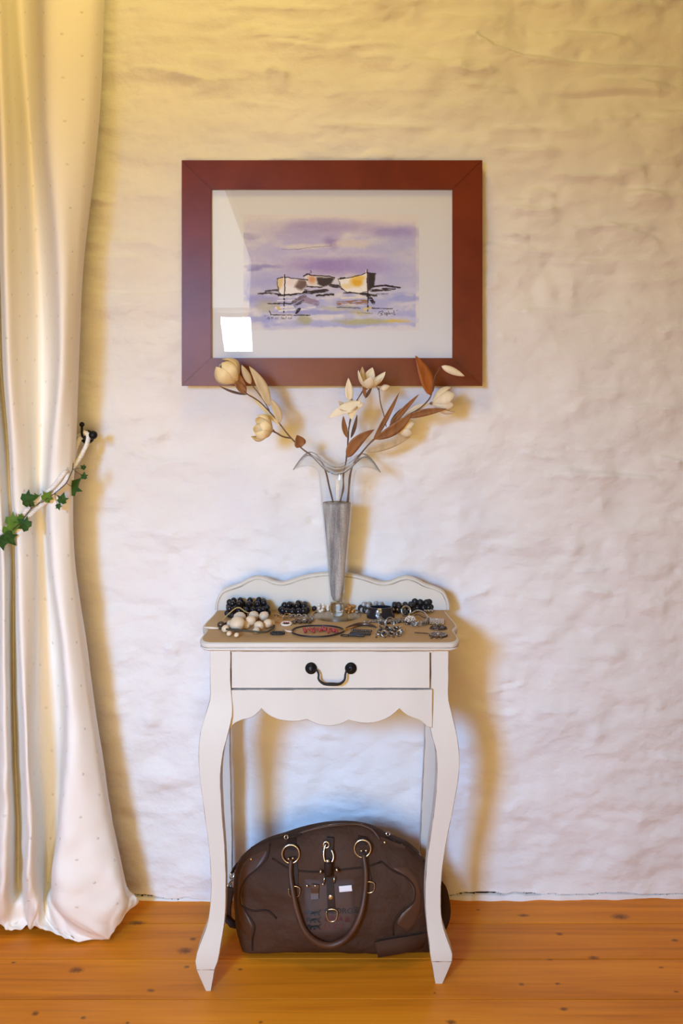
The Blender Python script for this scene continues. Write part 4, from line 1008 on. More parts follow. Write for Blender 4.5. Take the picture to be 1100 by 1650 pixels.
blossom(s3, Q(694, 650, .138), ray(694, 650, .138, 724, 645, .13), .058, .036, .44, 6, MT['petal_pale'], .2, .16, .45, True, .55)
blossom(s3, Q(634, 688, .125), ray(634, 688, .125, 662, 688, .105), .046, .030, .45, 5, MT['petal_pale'], .9, .2, .35, False)
obj('leaf', *blade(Q(588, 727, .125), Q(661, 704, .10), .020, Vector((0, 0, -.004)), cup=.2), MT['leaf_pale'], s3)
obj('leaf', *blade(Q(650, 672, .142), Q(692, 650, .135), .016, Vector((0, 0, .004)), cup=.2), MT['petal_pale'], s3)

# ------------------------------------------------------------------ travel bag under the table
BY = -.198
bagroot = root('travel_bag', (-.015, BY, 0), 'brown weekender bag with round handles and metal clasp under the white table', 'bag')
sil = [(398, 1534), (383, 1500), (378, 1460), (377, 1415), (384, 1388), (402, 1370), (428, 1354), (460, 1343), (500, 1331), (548, 1325), (596, 1331), (628, 1347), (660, 1361), (684, 1386), (699, 1420), (706, 1465), (703, 1505), (690, 1530), (640, 1540), (540, 1543), (450, 1542)]
kb_ = (CAMD + BY) / FPX
so = spline([((px - CX) * kb_, CAMH - (py - HZ) * kb_) for px, py in sil], 120, closed=True)
so[:, 1] = np.maximum(so[:, 1], 0.003)
ctr = np.array([-.013, .118]); TH = .088; V = []; F = []; nl = 34
for i in range(1, nl):
    t = -math.cos(math.pi * i / nl); s = (1 - abs(t) ** 2.5) ** (1 / 2.9)
    for k, p in enumerate(so):
        q = ctr + (p - ctr) * s
        zz = q[1]
        # upper part leans to the ridge: the bag is a dome, thinner on top
        thin = 1.0 - .45 * np.clip((zz - .10) / .2, 0, 1)
        y = BY + t * TH * thin
        y -= (0.011 * float(fbm(q[0] * 13 + zz * 6, zz * 17, 3, 61)) + .016 * float(fbm(q[0] * 7, zz * 8, 2, 65))) * (1 if t < 0 else .3)
        V.append((q[0], y, max(zz, .002)))
n = len(so)
for i in range(nl - 2):
    for k in range(n): F.append((i*n + k, i*n + (k + 1) % n, (i + 1)*n + (k + 1) % n, (i + 1)*n + k))
c0 = len(V); V.append((ctr[0], BY - TH * .97, ctr[1])); V.append((ctr[0], BY + TH * .97, ctr[1]))
for k in range(n): F.append((c0, (k + 1) % n, k)); F.append((c0 + 1, (nl - 2)*n + k, (nl - 2)*n + (k + 1) % n))
obj('body', V, F, MT['bag'], bagroot)
bagBVH = BVHTree.FromPolygons([Vector(v) for v in V], F)


def B(px, py, off=0.0):
    """point on the bag's skin seen at (px, py), lifted by off towards the viewer"""
    d = (P(px, py, .3) - CAM).normalized(); h = bagBVH.ray_cast(CAM, d)
    if h[0] is None:
        h = bagBVH.find_nearest(P(px, py, -BY))
    nn = h[1] if h[1].y < 0 else -h[1]
    return h[0] + (nn * .5 + Vector((0, -.5, 0))) * off


def bz(x, y): return (350 + x * .3545, 1290 + y * .3543)       # crop pixels of the bag study to photo pixels


def on_bag(pts, n, off): return [B(px, py, off) for px, py in spline(pts, n)]


def strap(name, pts, w, mat, off=.001, th=.003, n=14, parent=bagroot):
    c = spline(pts, n); path = [B(px, py, off) for px, py in c]; wd = []
    for i in range(n):
        a = path[max(i - 1, 0)]; b = path[min(i + 1, n - 1)]; t = (b - a).normalized(); wd.append(t.cross(Vector((0, -1, 0))).normalized())
    return obj(name, *ribbon(path, wd, w, th, Vector((0, -1, 0))), mat, parent, smooth=False)


# seams and leather end panels
for pts in ([(240, 195), (225, 265), (180, 310), (130, 355), (105, 420), (115, 480), (160, 500), (230, 500), (270, 535)],
            [(110, 470), (140, 520), (170, 570), (160, 630), (160, 680)],
            [(740, 275), (800, 320), (860, 350), (895, 400), (890, 460), (840, 500), (800, 560), (800, 610)], [(250, 262), (330, 310), (400, 322), (600, 310), (680, 300), (740, 280)],
            [(150, 215), (240, 180), (330, 165)], [(760, 170), (850, 200), (900, 245)]):
    obj('seam', *tube(on_bag([bz(*p) for p in pts], 34, .0012), .0022, 6), MT['bag_dark'], bagroot)
def panel(name, poly_px, mat, off, nx=10, ny=14):
    """patch of skin spanned between two boundary curves"""
    a, b = poly_px; a = spline([bz(*p) for p in a], ny); b = spline([bz(*p) for p in b], ny); V = []; F = []
    for i in range(ny):
        for j in range(nx):
            t = j / (nx - 1); e = min(i, ny - 1 - i, j, nx - 1 - j); p = a[i] * (1 - t) + b[i] * t
            V.append(B(p[0], p[1], off if e > 0 else -.002))
    for i in range(ny - 1):
        for j in range(nx - 1): F.append((i*nx + j, i*nx + j + 1, (i + 1)*nx + j + 1, (i + 1)*nx + j))
    return obj(name, V, F, mat, bagroot)
panel('leather_panel', ([(165, 245), (110, 290), (92, 400), (95, 520), (120, 600), (158, 655)], [(238, 205), (205, 290), (128, 362), (112, 450), (140, 520), (166, 580)]), MT['bag_leather'], .0022)
panel('leather_panel', ([(780, 300), (850, 345), (890, 410), (880, 470), (830, 520), (805, 570)], [(860, 290), (905, 350), (925, 420), (925, 500), (900, 570), (860, 610)]), MT['bag_leather'], .0022)
# zip ridge over the top
obj('zip_edge', *tube(on_bag([(467, 1351), (488, 1341), (510, 1335), (548, 1329.5), (583, 1330), (600, 1338), (612, 1354)], 36, .002), .0026, 8), MT['bag_leather'], bagroot)
obj('zip_track', *tube(on_bag([(496, 1337.5), (520, 1331.5), (548, 1328), (583, 1328.5)], 30, .0042), .0009, 6), MT['steel'], bagroot)
for a, b in (((462, 1350), (486, 1344)), ((623, 1345), (637, 1357))):
    z_ = obj('zip_pull', *tube(on_bag([a, b], 6, .005), .0032, 8, flat=.6), MT['bag_dark'], bagroot); p = B(*a, .010); obj('zip_slider', *torus(p, .0042, .0011, (0.2, -1, .3)), MT['steel'], z_)
# strap tabs, rings, handle
for (tx, ty, rx, ry, lx, ly) in ((471, 1357, 469, 1374, 474, 1436), (584, 1355, 583, 1366, 594, 1428)):
    strap('strap_tab', [(tx, ty - 8), (tx - 1, ty + 2), (rx, ry - 6)], .021, MT['bag_dark'], .002, .004, 6)
    obj('ring', *torus(B(rx, ry, .009), .0200 if rx < 500 else .0190, .0021, (0, -1, .15), 32), MT['steel'], bagroot)
    strap('strap_tab', [(rx + 2, ry + 6), (rx + 5, ry + 30), (lx - 1, ly - 6)], .018, MT['bag_dark'], .001, .003, 10)
    c = B(lx, ly, .006); pts = [c + Vector((x * .0125, 0, z * .012)) for x, z in ((-1, .7), (-1, 0), (-.8, -.7), (-.3, -1), (.3, -1), (.8, -.7), (1, 0), (1, .7))]
    obj('d_ring', *tube(spline([tuple(p) for p in pts], 28, closed=True), .0014, 7), MT['steel'], bagroot)
hpts = [(470, 1381, .012), (468, 1400, .013), (471, 1432, .014), (480, 1465, .015), (493, 1494, .016), (511, 1510, .017), (529, 1514, .018), (549, 1509, .018), (567, 1494, .017), (580, 1466, .016), (587, 1432, .014), (588, 1400, .013), (584, 1374, .012)]
obj('handle', *tube(spline([tuple(B(x, y, o)) for x, y, o in hpts], 60), [.0052 + .0018 * math.sin(math.pi * i / 59) for i in range(60)], 10), MT['bag_leather'], bagroot)
for x, y in ((466.5, 1379), (473, 1379), (580, 1368.5), (587.5, 1368)):
    inst('rivet', ball_mesh('rivet', MT['steel'], 2), B(x, y, .019), bagroot, (.0026, .0014, .0026))
# pocket patch with print
def patch(x0, x1, y0, y1, off, name, mat, nx=9, ny=10):
    V = []; F = []
    for i in range(ny):
        for j in range(nx):
            e = min(i, ny - 1 - i, j, nx - 1 - j); V.append(B(x0 + (x1 - x0) * j / (nx - 1), y0 + (y1 - y0) * i / (ny - 1), off if e else -.001))
    for i in range(ny - 1):
        for j in range(nx - 1): F.append((i*nx + j, i*nx + j + 1, (i + 1)*nx + j + 1, (i + 1)*nx + j))
    return obj(name, V, F, mat, bagroot)
pocket = patch(490, 573, 1416, 1509, .004, 'pocket', MT['print_patch'], 16, 18)
def quad_on(px0, px1, py0, py1, off): return [B(px0, py0, off), B(px1, py0, off), B(px1, py1, off), B(px0, py1, off)]
def lettering(txt, px, py_base, hpx, mat, wpx):
    cu = bpy.data.curves.new('lettering', 'FONT'); cu.body = txt; cu.size = 1.0; cu.offset = .018
    t = bpy.data.objects.new('lettering', cu); COL.objects.link(t); dg = bpy.context.evaluated_depsgraph_get(); dg.update()
    me = t.evaluated_get(dg).to_mesh(); vs = np.array([v.co[:] for v in me.vertices]); fs = [tuple(p.vertices) for p in me.polygons]
    bpy.data.objects.remove(t); bpy.data.curves.remove(cu)
    w = vs[:, 0].max() - vs[:, 0].min(); x0 = vs[:, 0].min(); hh = .70
    obj('lettering', [B(px + (v[0] - x0) / w * wpx, py_base - v[1] / hh * hpx, .0054) for v in vs], fs, mat, pocket, smooth=False)
lettering('GEORGE', 522.5, 1470, 8.2, MT['print_dark'], 53)
lettering('GINA &', 522.5, 1483, 8.2, MT['print_red'], 41)
lettering('LUCY', 522.5, 1495, 8.2, MT['print_red'], 32)
obj('printed_bar', quad_on(519.3, 520.3, 1463, 1497, .0052), [(0, 1, 2, 3)], MT['print_red'], pocket, smooth=False)
lion = [(0, 6), (2, 8), (4, 8.5), (6, 7.5), (10, 6.5), (15, 6.8), (18, 6.2), (20, 8), (21.5, 9.5), (24, 9), (23, 7.6), (21.5, 7), (20.5, 5), (20, 3.2), (21.5, 1.2), (23, .6), (22.5, 0), (19.5, .2), (17.5, 2.6), (14, 3.2), (13.5, 1), (15, .4), (14.5, 0), (11.5, 0), (11, 3), (8, 3.2), (7.5, 1), (9, .4), (8.5, 0), (5.5, 0), (5, 3), (3, 4), (1.5, 3), (.8, 1.8), (0, 2.2), (.6, 4), (1.4, 5)]
g = G()
for row in range(3):
    n0 = [B(494 + x, 1474.2 + row * 10.9 - y, .0055) for x, y in lion]; g.add(n0, [tuple(range(len(n0)))])
g.build('printed_emblem', MT['print_dark'], pocket, smooth=False)
# flap, clip strap, centre strap, label
strap('key_flap', [(508, 1422), (507.5, 1432), (507.5, 1446)], .0175, MT['bag_leather'], .009, .003, 6)
for x in (495, 508.5): inst('rivet', bpy.data.meshes['rivet'], B(x, 1423.5, .0135), bagroot, (.0028, .0016, .0028))
strap('centre_strap', [(532, 1348), (531, 1372), (531, 1400), (532, 1430), (534, 1466)], .0165, MT['bag_dark'], .005, .004, 14)
inst('rivet', bpy.data.meshes['rivet'], B(533, 1443, .012), bagroot, (.0062, .0022, .0062))
inst('rivet', bpy.data.meshes['rivet'], B(528.5, 1398, .020), bagroot, (.0020, .0020, .0020))
c = B(534, 1474, .009); pts = [c + Vector((x * .0118, 0, z * .0125)) for x, z in ((-1, .9), (-1, 0), (-.75, -.7), (-.3, -1), (.3, -1), (.75, -.7), (1, 0), (1, .9))]
obj('d_ring', *tube(spline([tuple(p) for p in pts], 28, closed=True), .0016, 7), MT['steel'], bagroot)
lab = B(556.5, 1430, .008)
bm = boxbm(-.0148, .0148, -.001, .001, -.0068, .0068, .0006); bmesh.ops.rotate(bm, verts=bm.verts, cent=(0, 0, 0), matrix=Matrix.Rotation(-.09, 3, 'Y')); bmesh.ops.translate(bm, verts=bm.verts, vec=lab)
bm_obj('metal_label', bm, MT['label_white'], bagroot)
# snap hook clasp
clasp = obj('clasp', *tube(spline([tuple(B(x, y, .016)) for x, y in ((525, 1357), (522, 1366), (521.5, 1376), (524, 1384), (530, 1388), (536, 1384), (537.5, 1374), (534, 1366))], 30), .0022, 8), MT['steel'], bagroot)
obj('swivel_ring', *torus(B(525.5, 1358.5, .015), .0066, .0017, (0, -1, .2)), MT['steel'], clasp)
obj('clasp_body', *lathe([(.0004, 0), (.0082, 0), (.0096, .006), (.0096, .026), (.0080, .030), (.0004, .030)], B(529.5, 1406, .013), 18, (0, 0, 1)), MT['bag_dark'], clasp)
obj('clasp_core', *lathe([(.0004, 0), (.0050, 0), (.0058, .003), (.0050, .005), (.0004, .005)], B(528.5, 1384, .018), 16, (0, -1, .1)), MT['steel'], clasp)
for a, b in (((515, 1404), (519, 1396)), ((545, 1401), (540, 1394))): obj('thumb_lever', *tube([B(*a, .018), B((a[0] + b[0]) / 2, (a[1] + b[1]) / 2 - 1, .020), B(*b, .017)], [.0020, .0030, .0022], 8), MT['steel'], clasp)
for x in (522, 538.5): obj('side_bar', *tube([B(x, 1408, .014), B(x, 1421, .012)], .0017, 7), MT['steel'], clasp)
inst('clasp_foot', bpy.data.meshes['rivet'], B(520.5, 1422, .013), clasp, .0030)
# rivets on the gussets, buckles, shoulder strap
for x, y, m in ((405, 1385, 'b'), (619, 1357.5, 's'), (646, 1362.5, 's')):
    if m == 'b' and 'rivet_brass' not in bpy.data.meshes: ball_mesh('rivet_brass', MT['brass'], 2)
    inst('rivet', bpy.data.meshes['rivet_brass' if m == 'b' else 'rivet'], B(x, y, .003), bagroot, (.0036, .0022, .0036))
strap('gusset_tab', [(611, 1350), (630, 1358), (652, 1366)], .0100, MT['bag'], .0005, .0025, 8)
def link(c, ax, R, r, sx): return torus(c, R, r, ax, 20, 7, sx, 1.0)
q1 = P(374, 1410, .165); q2 = P(370, 1424, .168)
obj('buckle', *link(q1, (0.5, -1, .2), .0085, .0018, .6), MT['steel'], bagroot); obj('buckle', *link(q2, (1, -.5, -.4), .0105, .0020, .55), MT['steel'], bagroot)
obj('strap_tab', *tube([P(383, 1391, .18), P(378, 1398, .172), P(374, 1406, .166)], .0055, 8, flat=.45), MT['bag_dark'], bagroot)
obj('shoulder_strap', *tube(spline([tuple(P(*p)) for p in ((369, 1430, .166), (366, 1448, .155), (364, 1466, .14), (366, 1480, .125), (376, 1488, .115))], 24), .0130, 8, flat=.22), MT['webbing'], bagroot)
obj('strap_slider', *tube([P(363, 1478, .150), P(372, 1490, .150), P(384, 1493, .150)], .0088, 8, flat=.6), MT['bag_dark'], bagroot)
obj('buckle', *tube(on_bag([(676, 1368), (680, 1377), (684, 1388)], 8, .004), .0048, 8, flat=.55), MT['bag_dark'], bagroot)
obj('buckle', *link(B(679, 1374, .008), (0, -1, 0), .0055, .0012, .7), MT['steel'], bagroot)
sp_ = spline([(702, 1416, .10), (712, 1428, .11), (717, 1450, .13), (716, 1478, .16), (706, 1500, .20), (684, 1514, .255), (656, 1521, .284), (632, 1525, .288), (606, 1530, .286)], 44)
path = [P(*p) for p in sp_]; wd = []
for i in range(44):
    t = (path[min(i + 1, 43)] - path[max(i - 1, 0)]).normalized(); wd.append(t.cross(Vector((0, -1, 0))).normalized())
obj('shoulder_strap', *ribbon(path, wd, [.012 + .024 * min(1, i / 22) for i in range(44)], .003, Vector((0, -1, 0))), MT['webbing'], bagroot)

# ------------------------------------------------------------------ jewellery on the table
TZ = TOPZ + .0004
def T(px, py, h=0.0):
    """point on the table top seen at (px, py); h lifts it"""
    dep = FPX * (CAMH - TZ) / (py - HZ); return Vector(((px - CX) * dep / FPX, dep - CAMD, TZ + h))


BM = {k: ball_mesh('bead_' + k, MT[k]) for k in ('black_bead', 'black_matte', 'cream_bead', 'pearl', 'gold', 'red_bead', 'silver', 'crystal', 'bronze', 'black_gloss')}


def bead(parent, pos, r, k, sc=(1, 1, 1), rot=None, name='bead'): return inst(name, BM[k], pos, parent, (r * sc[0], r * sc[1], r * sc[2]), rot)


def bead_ring(parent, c, R, r, n, k, h=None, wob=.0, sx=1.0, sy=1.0, ph=0.0):
    for i in range(n):
        a = ph + 2 * math.pi * i / n; q = 1 + wob * math.sin(i * 2.7)
        bead(parent, c + Vector((R * sx * q * math.cos(a), R * sy * q * math.sin(a), (r if h is None else h) + (0 if h is None else .0012 * math.sin(i * 1.9)))), r, k)


J = 'jewellery laid out on the table top'
c = T(399, 992); w = root('bead_bracelet', c, 'wide coiled bracelet of black beads at the left end of the table top', 'bracelet', J)
bead_ring(w, c, .049, .0077, 19, 'black_matte', None, .02, 1.0, .80); bead_ring(w, c, .047, .0077, 18, 'black_bead', .0215, .03, 1.0, .78, .17); bead_ring(w, c, .031, .0075, 11, 'black_matte', .0185, .05, 1, .75); bead_ring(w, c + Vector((-.002, .004, 0)), .044, .0076, 11, 'black_bead', .0325, .04, .95, .5, .3)
c = T(474, 988); w = root('bead_bracelet', c, 'bracelet of large shiny black beads between the coiled beads and the vase', 'bracelet', J)
bead_ring(w, c, .0315, .0093, 13, 'black_bead', None, .0, 1.0, .72, .25); bead_ring(w, c + Vector((.002, .004, 0)), .028, .0080, 7, 'black_bead', .0195, .05, .9, .35, .4)
for i, (px, py) in enumerate(((503, 980), (506, 984))): bead(w, T(px, py, .006), .0062, 'black_matte')

c = T(400, 1014); w = root('shell_necklace', c, 'necklace of big cream shell beads on a dark cord at the front left', 'necklace', J)
for px, py, r, lift in ((386, 1006, .0150, .003), (382, 1017, .0185, .001), (363, 1019, .0095, 0), (409, 1003, .0125, .005), (404, 1012, .0130, .006), (417, 1017, .0120, .002), (425, 1003, .0125, .004), (431, 1013, .0115, .002), (372, 1012, .0105, .0), (413, 1021, .0085, 0), (369, 1025, .0065, 0), (381, 1027, .0060, 0), (396, 1013, .0105, 0), (437, 1010, .0085, 0)):
    bead(w, T(px, py, r * .9 + lift), r, 'cream_bead', (1.05, 1, .88), (.3, .2, px))
loop = [T(355, 1012, .004), T(358, 1017, .006), T(366, 1021, .010), T(385, 1024, .013), T(405, 1026, .012), T(425, 1025, .009), T(438, 1018, .006), T(441, 1010, .004), T(430, 1003, .004), T(405, 999, .004), T(375, 1003, .004), T(360, 1008, .003)]
obj('cord', *tube(spline([tuple(p) for p in loop], 64, closed=True), .0023, 7), MT['olive_cord'], w)
obj('cord', *tube(spline([tuple(p) for p in (T(358, 1001, .003), T(368, 1000, .016), T(384, 999, .030), T(396, 1001, .022), T(412, 999, .014))], 30), .0014, 6), MT['ochre_cord'], w)
bead(w, T(356, 1011, .007), .0085, 'bronze', (1.1, 1, .9))
c = T(343, 1014); w = root('ivory_pin', c, 'small ivory stick pin at the left edge of the table top', 'pin', J)
obj('shaft', *tube([T(328, 1013, .003), T(340, 1014, .003), T(352, 1014.5, .003)], [.0022, .0030, .0018], 8), MT['pearl'], w); bead(w, T(354, 1014.5, .003), .003, 'bronze', name='pin_head')

c = T(447, 1022); w = root('bead_ring', c, 'small dark green bead ring in front of the shell necklace', 'ring', J)
bead_ring(w, c, .0145, .0028, 18, 'black_matte', None, 0, 1, .62); obj('band', *torus(c + Vector((0, 0, .0026)), .0150, .0014, sx=1, sy=.62), MT['olive_cord'], w)
c = T(512, 1019); w = root('choker', c, 'black cord choker with red stone chips lying in front of the vase', 'choker', J)
ch = [T(470, 1020, .003), T(476, 1014, .003), T(490, 1011, .003), T(512, 1010, .003), T(535, 1011, .003), T(551, 1015, .003), T(553, 1019, .003), T(545, 1023, .003), T(528, 1027, .003), T(505, 1028, .003), T(484, 1026, .003)]
obj('cord', *tube(spline([tuple(p) for p in ch], 70, closed=True), .0020, 8), MT['black_matte'], w)
obj('cord_end', *tube([T(456, 1016, .003), T(463, 1020, .004), T(471, 1020, .003)], .0016, 7), MT['pearl'], w); obj('cord_end', *tube([T(551, 1019, .003), T(562, 1015, .004), T(575, 1011, .003)], .0018, 7), MT['gold'], w)
rng = random.Random(3)
for i in range(30):
    t = rng.random(); px = 489 + 56 * t; py = 1019 + rng.uniform(-4.2, 4.2) * math.sin(math.pi * min(max(t, .12), .88)); bead(w, T(px, py, .0035 + rng.random() * .003), rng.uniform(.0028, .0046), 'red_bead', (1.2, .9, .8), (rng.random() * 3, rng.random() * 3, rng.random() * 3), 'stone_chip')

c = T(452, 998); w = root('wire_earrings', c, 'tangled gold wire hoop earrings beside the shell beads', 'earring', J)
for px, py, R, ax in ((446, 995, .0095, (.3, -.4, 1)), (456, 999, .0120, (0, -.3, 1)), (449, 1002, .0080, (-.3, -.5, 1)), (465, 994, .0090, (.2, -.3, 1))): obj('hoop', *torus(T(px, py, .0042), R, .0008, ax, 24, 6, 1.2, .8), MT['gold'], w)
for i in range(6): bead(w, T(442 + i * 3, 993 + (i % 2) * 2, .003), .0026, 'silver')
c = T(461, 1007); w = root('brooch', c, 'small oval brooch with pale rim and dark stone near the choker', 'brooch', J)
obj('rim', *torus(c + Vector((0, 0, .003)), .0105, .0026, (0, -.25, 1), 28, 8, 1.05, .75), MT['pearl'], w); bead(w, c + Vector((0, 0, .003)), .008, 'black_gloss', (1, .7, .35), name='stone')
for i in range(3): bead(w, c + Vector((-.005 + i * .005, -.001, .006)), .0018, 'red_bead', name='stone_chip')


def chain(parent, pts, n, R, r, mat):
    p = spline([tuple(q) for q in pts], n)
    for i in range(n):
        a = Vector(p[max(i - 1, 0)]); b = Vector(p[min(i + 1, n - 1)]); t = (b - a).normalized(); ax = Vector((0, 0, 1)) if i % 2 else t.cross(Vector((0, 0, 1)))
        q = Vector((0, 0, 1)).rotation_difference(ax); path = []
        sd = ax.cross(t).normalized()
        for k in range(12): an = 2 * math.pi * k / 12; path.append(Vector(p[i]) + t * R * 1.35 * math.cos(an) + sd * R * .8 * math.sin(an))
        obj('link', *tube(path, r, 5, closed=True), mat, parent)


c = T(480, 999); w = root('chain_bracelet', c, 'silver chain bracelet folded between black beads and choker', 'bracelet', J)
chain(w, [T(458, 998, .004), T(468, 996, .005), T(482, 995, .005), T(497, 996, .004), T(504, 1000, .004), T(492, 1003, .004), T(478, 1002, .004)], 22, .0042, .0010, MT['silver'])
c = T(486, 1005); w = root('charm_cluster', c, 'dark bronze charm cluster just left of the vase foot', 'earring', J)
for i in range(11): bead(w, T(472 + 2.8 * i, 1004 + 1.5 * math.sin(i * 2.2), .004), .0036 + .001 * (i % 3), 'bronze', (1, 1, .8), name='charm')
c = T(518, 985); w = root('pearl_bracelet', c, 'bracelet of small cream pearls just left of the vase base', 'bracelet', J)
rng = random.Random(8)
for i in range(22): bead(w, T(512 + rng.random() * 17, 983 + rng.random() * 6, .004 + .011 * rng.random()), .0040, 'pearl', name='pearl')
c = T(563, 986); w = root('gold_bead_bracelet', c, 'little cluster of gold beads just right of the vase base', 'bracelet', J)
for i in range(17): bead(w, T(557 + rng.random() * 13, 984 + rng.random() * 6, .004 + .011 * rng.random()), .0040, 'gold')

c = T(598, 986); w = root('crystal_bracelet', c, 'bracelet of grey crystal beads behind the black cuff', 'bracelet', J)
bead_ring(w, c, .026, .0066, 12, 'crystal', None, 0, 1, .6); bead_ring(w, c + Vector((.002, .003, 0)), .022, .0062, 8, 'crystal', .0175, 0, 1, .5, .3); bead(w, T(582, 986, .009), .0095, 'black_matte'); bead(w, T(588, 988, .008), .0080, 'black_matte')
# black cuff
c = T(613, 995); w = root('cuff_bracelet', c, 'wide glossy black cuff bracelet with a bright facet right of the vase', 'bracelet', J)
prof = []
V = []; F = []; seg = 48
for r, h in ((.0335, 0), (.0345, .003), (.0335, .009), (.0300, .014), (.0290, .021), (.0280, .026), (.0262, .026), (.0270, .018), (.0285, .011), (.0315, .004), (.0315, 0)):
    for k in range(seg): a = 2 * math.pi * k / seg; V.append(c + Vector((r * math.cos(a), r * .62 * math.sin(a), h)))
for i in range(11):
    for k in range(seg): j = (i + 1) % 11; F.append((i*seg + k, i*seg + (k + 1) % seg, j*seg + (k + 1) % seg, j*seg + k))
obj('band', V, F, MT['black_gloss'], w, True, 40)
bead(w, c + Vector((-.007, -.0195, .016)), .0070, 'crystal', (.8, .4, 1.2), name='stone'); bead(w, c + Vector((-.007, -.0215, .006)), .0052, 'crystal', (.8, .4, .9), name='stone')

c = T(650, 986); w = root('bead_bracelet', c, 'black bead bracelet behind the black cuff, with silver spacers', 'bracelet', J)
bead_ring(w, c, .0270, .0070, 12, 'black_bead', None, 0, 1, .6); bead_ring(w, c, .024, .0065, 9, 'black_matte', .017, 0, 1, .5)
for i in range(5): bead(w, T(634 + i * 6, 990, .012), .0026, 'silver', name='spacer')
c = T(679, 983); w = root('bead_bracelet', c, 'chunky black bead bracelet at the back right corner of the table top', 'bracelet', J)
bead_ring(w, c, .0225, .0085, 9, 'black_bead', None, 0, 1, .55); bead_ring(w, c, .019, .0085, 7, 'black_matte', .021, 0, 1, .4)
for i in range(6): bead(w, T(684 + i * 2.5, 987 + (i % 2), .005), .0034, 'silver', name='spacer')
c = T(654, 993); w = root('hoop_earring', c, 'standing silver hoop with black stone behind the crystal cluster', 'earring', J)
obj('hoop', *torus(c + Vector((0, 0, .0125)), .0112, .0026, (.25, -1, .25), 28, 8), MT['silver'], w); bead(w, c + Vector((-.001, 0, .008)), .0068, 'black_gloss', name='stone')
c = T(661, 1005); w = root('crystal_brooch', c, 'domed brooch of small white crystals right of the tangled earrings', 'brooch', J)
bead(w, c + Vector((0, 0, .007)), .0125, 'bronze', (1, 1, .85), name='dome')
for i in range(46):
    u = (i + .5) / 46; ph = i * 2.39996; zz = 1 - u * .95; rr = math.sqrt(max(0, 1 - zz * zz)); bead(w, c + Vector((.0125 * rr * math.cos(ph), .0125 * rr * math.sin(ph), .007 + .0108 * zz)), .0021, 'pearl' if i % 3 else 'silver', name='crystal')
c = T(676, 998); w = root('silver_bangle', c, 'thin curved silver bangle lying right of the crystal brooch', 'bangle', J)
obj('band', *tube(spline([tuple(p) for p in (T(662, 993, .006), T(672, 990, .010), T(682, 993, .010), T(690, 999, .006), T(697, 1001, .004))], 26), .0022, 8), MT['silver'], w)
obj('band', *tube(spline([tuple(p) for p in (T(664, 1000, .004), T(672, 994, .006), T(684, 999, .005), T(692, 1001, .004))], 22), .0014, 7), MT['bronze'], w)
c = T(680, 1007); w = root('woven_bracelet', c, 'dark silver woven bracelet coiled beside the crystal brooch', 'bracelet', J)
for k in range(3): chain(w, [T(664 + k, 1009, .003 + .003 * k), T(672, 1010, .004 + .003 * k), T(684, 1008, .004 + .003 * k), T(690 - k, 1003, .004 + .003 * k)], 9, .0036, .0011, MT['silver'])
c = T(640, 1000); w = root('filigree_bracelet', c, 'dark filigree bracelet of studded discs between the black cuff and crystal brooch', 'bracelet', J)
for k in range(6):
    q = T(606 + k * 8.5, 1005 - 1.2 * abs(k - 2.5), 0); V_, F_ = lathe([(.0004, .0006), (.0072, .0006), (.0068, .0026), (.0030, .0040), (.0004, .0042)], (0, 0, 0), 16)
    dsc = obj('disc', [q + Vector((v[0], v[1], v[2] + .0006 * (k % 2))) for v in V_], F_, MT['bronze'], w, True, 30)
    for i in range(6): a = i * math.pi / 3; inst('stud', BM['silver'], q + Vector((.0050 * math.cos(a), .0050 * math.sin(a), .0036)), dsc, .0014)
c = T(703, 1005); w = root('ridged_cuff', c, 'silver ridged cuff bracelet near the right edge of the table top', 'bracelet', J)
for k in range(9):
    px = 693 + k * 2.6; obj('ridge', *tube(spline([tuple(p) for p in (T(px, 1007 + .15 * k, .002), T(px - .5, 1003 + .15 * k, .009), T(px, 999 + .2 * k, .003))], 10), .0016, 6), MT['steel'], w)
obj('band', *tube([T(692, 1003, .0085), T(704, 1004, .0095), T(715, 1004, .0085)], .0014, 6), MT['silver'], w)


def brooch(name, c, label, rx, ry, n, m1, m2, cat='brooch'):
    w = root(name, c, label, cat, J)
    obj('plate', *lathe([(.0003, .0008), (rx, .0008), (rx * .96, .0024), (rx * .6, .0036), (.0003, .0042)], Vector((0, 0, 0)), 24), m1, w)
    pl = w.children[0]
    pl.data.transform(Matrix.Translation(c - OFF[w.name]) @ Matrix.Diagonal((1, ry / rx, 1, 1)) @ Matrix.Translation(OFF[w.name]))
    for i in range(n):
        a = 2 * math.pi * i / n; bead(w, c + Vector((rx * .82 * math.cos(a), ry * .82 * math.sin(a), .0036)), .0017, m2, name='stud')
    bead(w, c + Vector((0, 0, .004)), .0045, m2, (1.2, .8, .6), name='stone')
    return w


brooch('brooch', T(706, 1013), 'flat dark oval brooch at the right edge, behind the bronze earring', .021, .0150, 16, MT['bronze'], 'black_matte')
w = brooch('drop_earring', T(706, 1024), 'flat ornate bronze drop earring at the front right corner', .0215, .0210, 18, MT['bronze'], 'silver', 'earring')
for k in range(5): obj('fringe', *tube([T(690 - k * 4.5, 1023 - .3 * k, .003), T(686 - k * 4.5, 1022.5 - .3 * k, .003)], .0013, 6), MT['bronze'], w)
for k in range(3): bead(w, T(695 + 8 * k, 1029, .0028), .0028, 'bronze', name='drop')

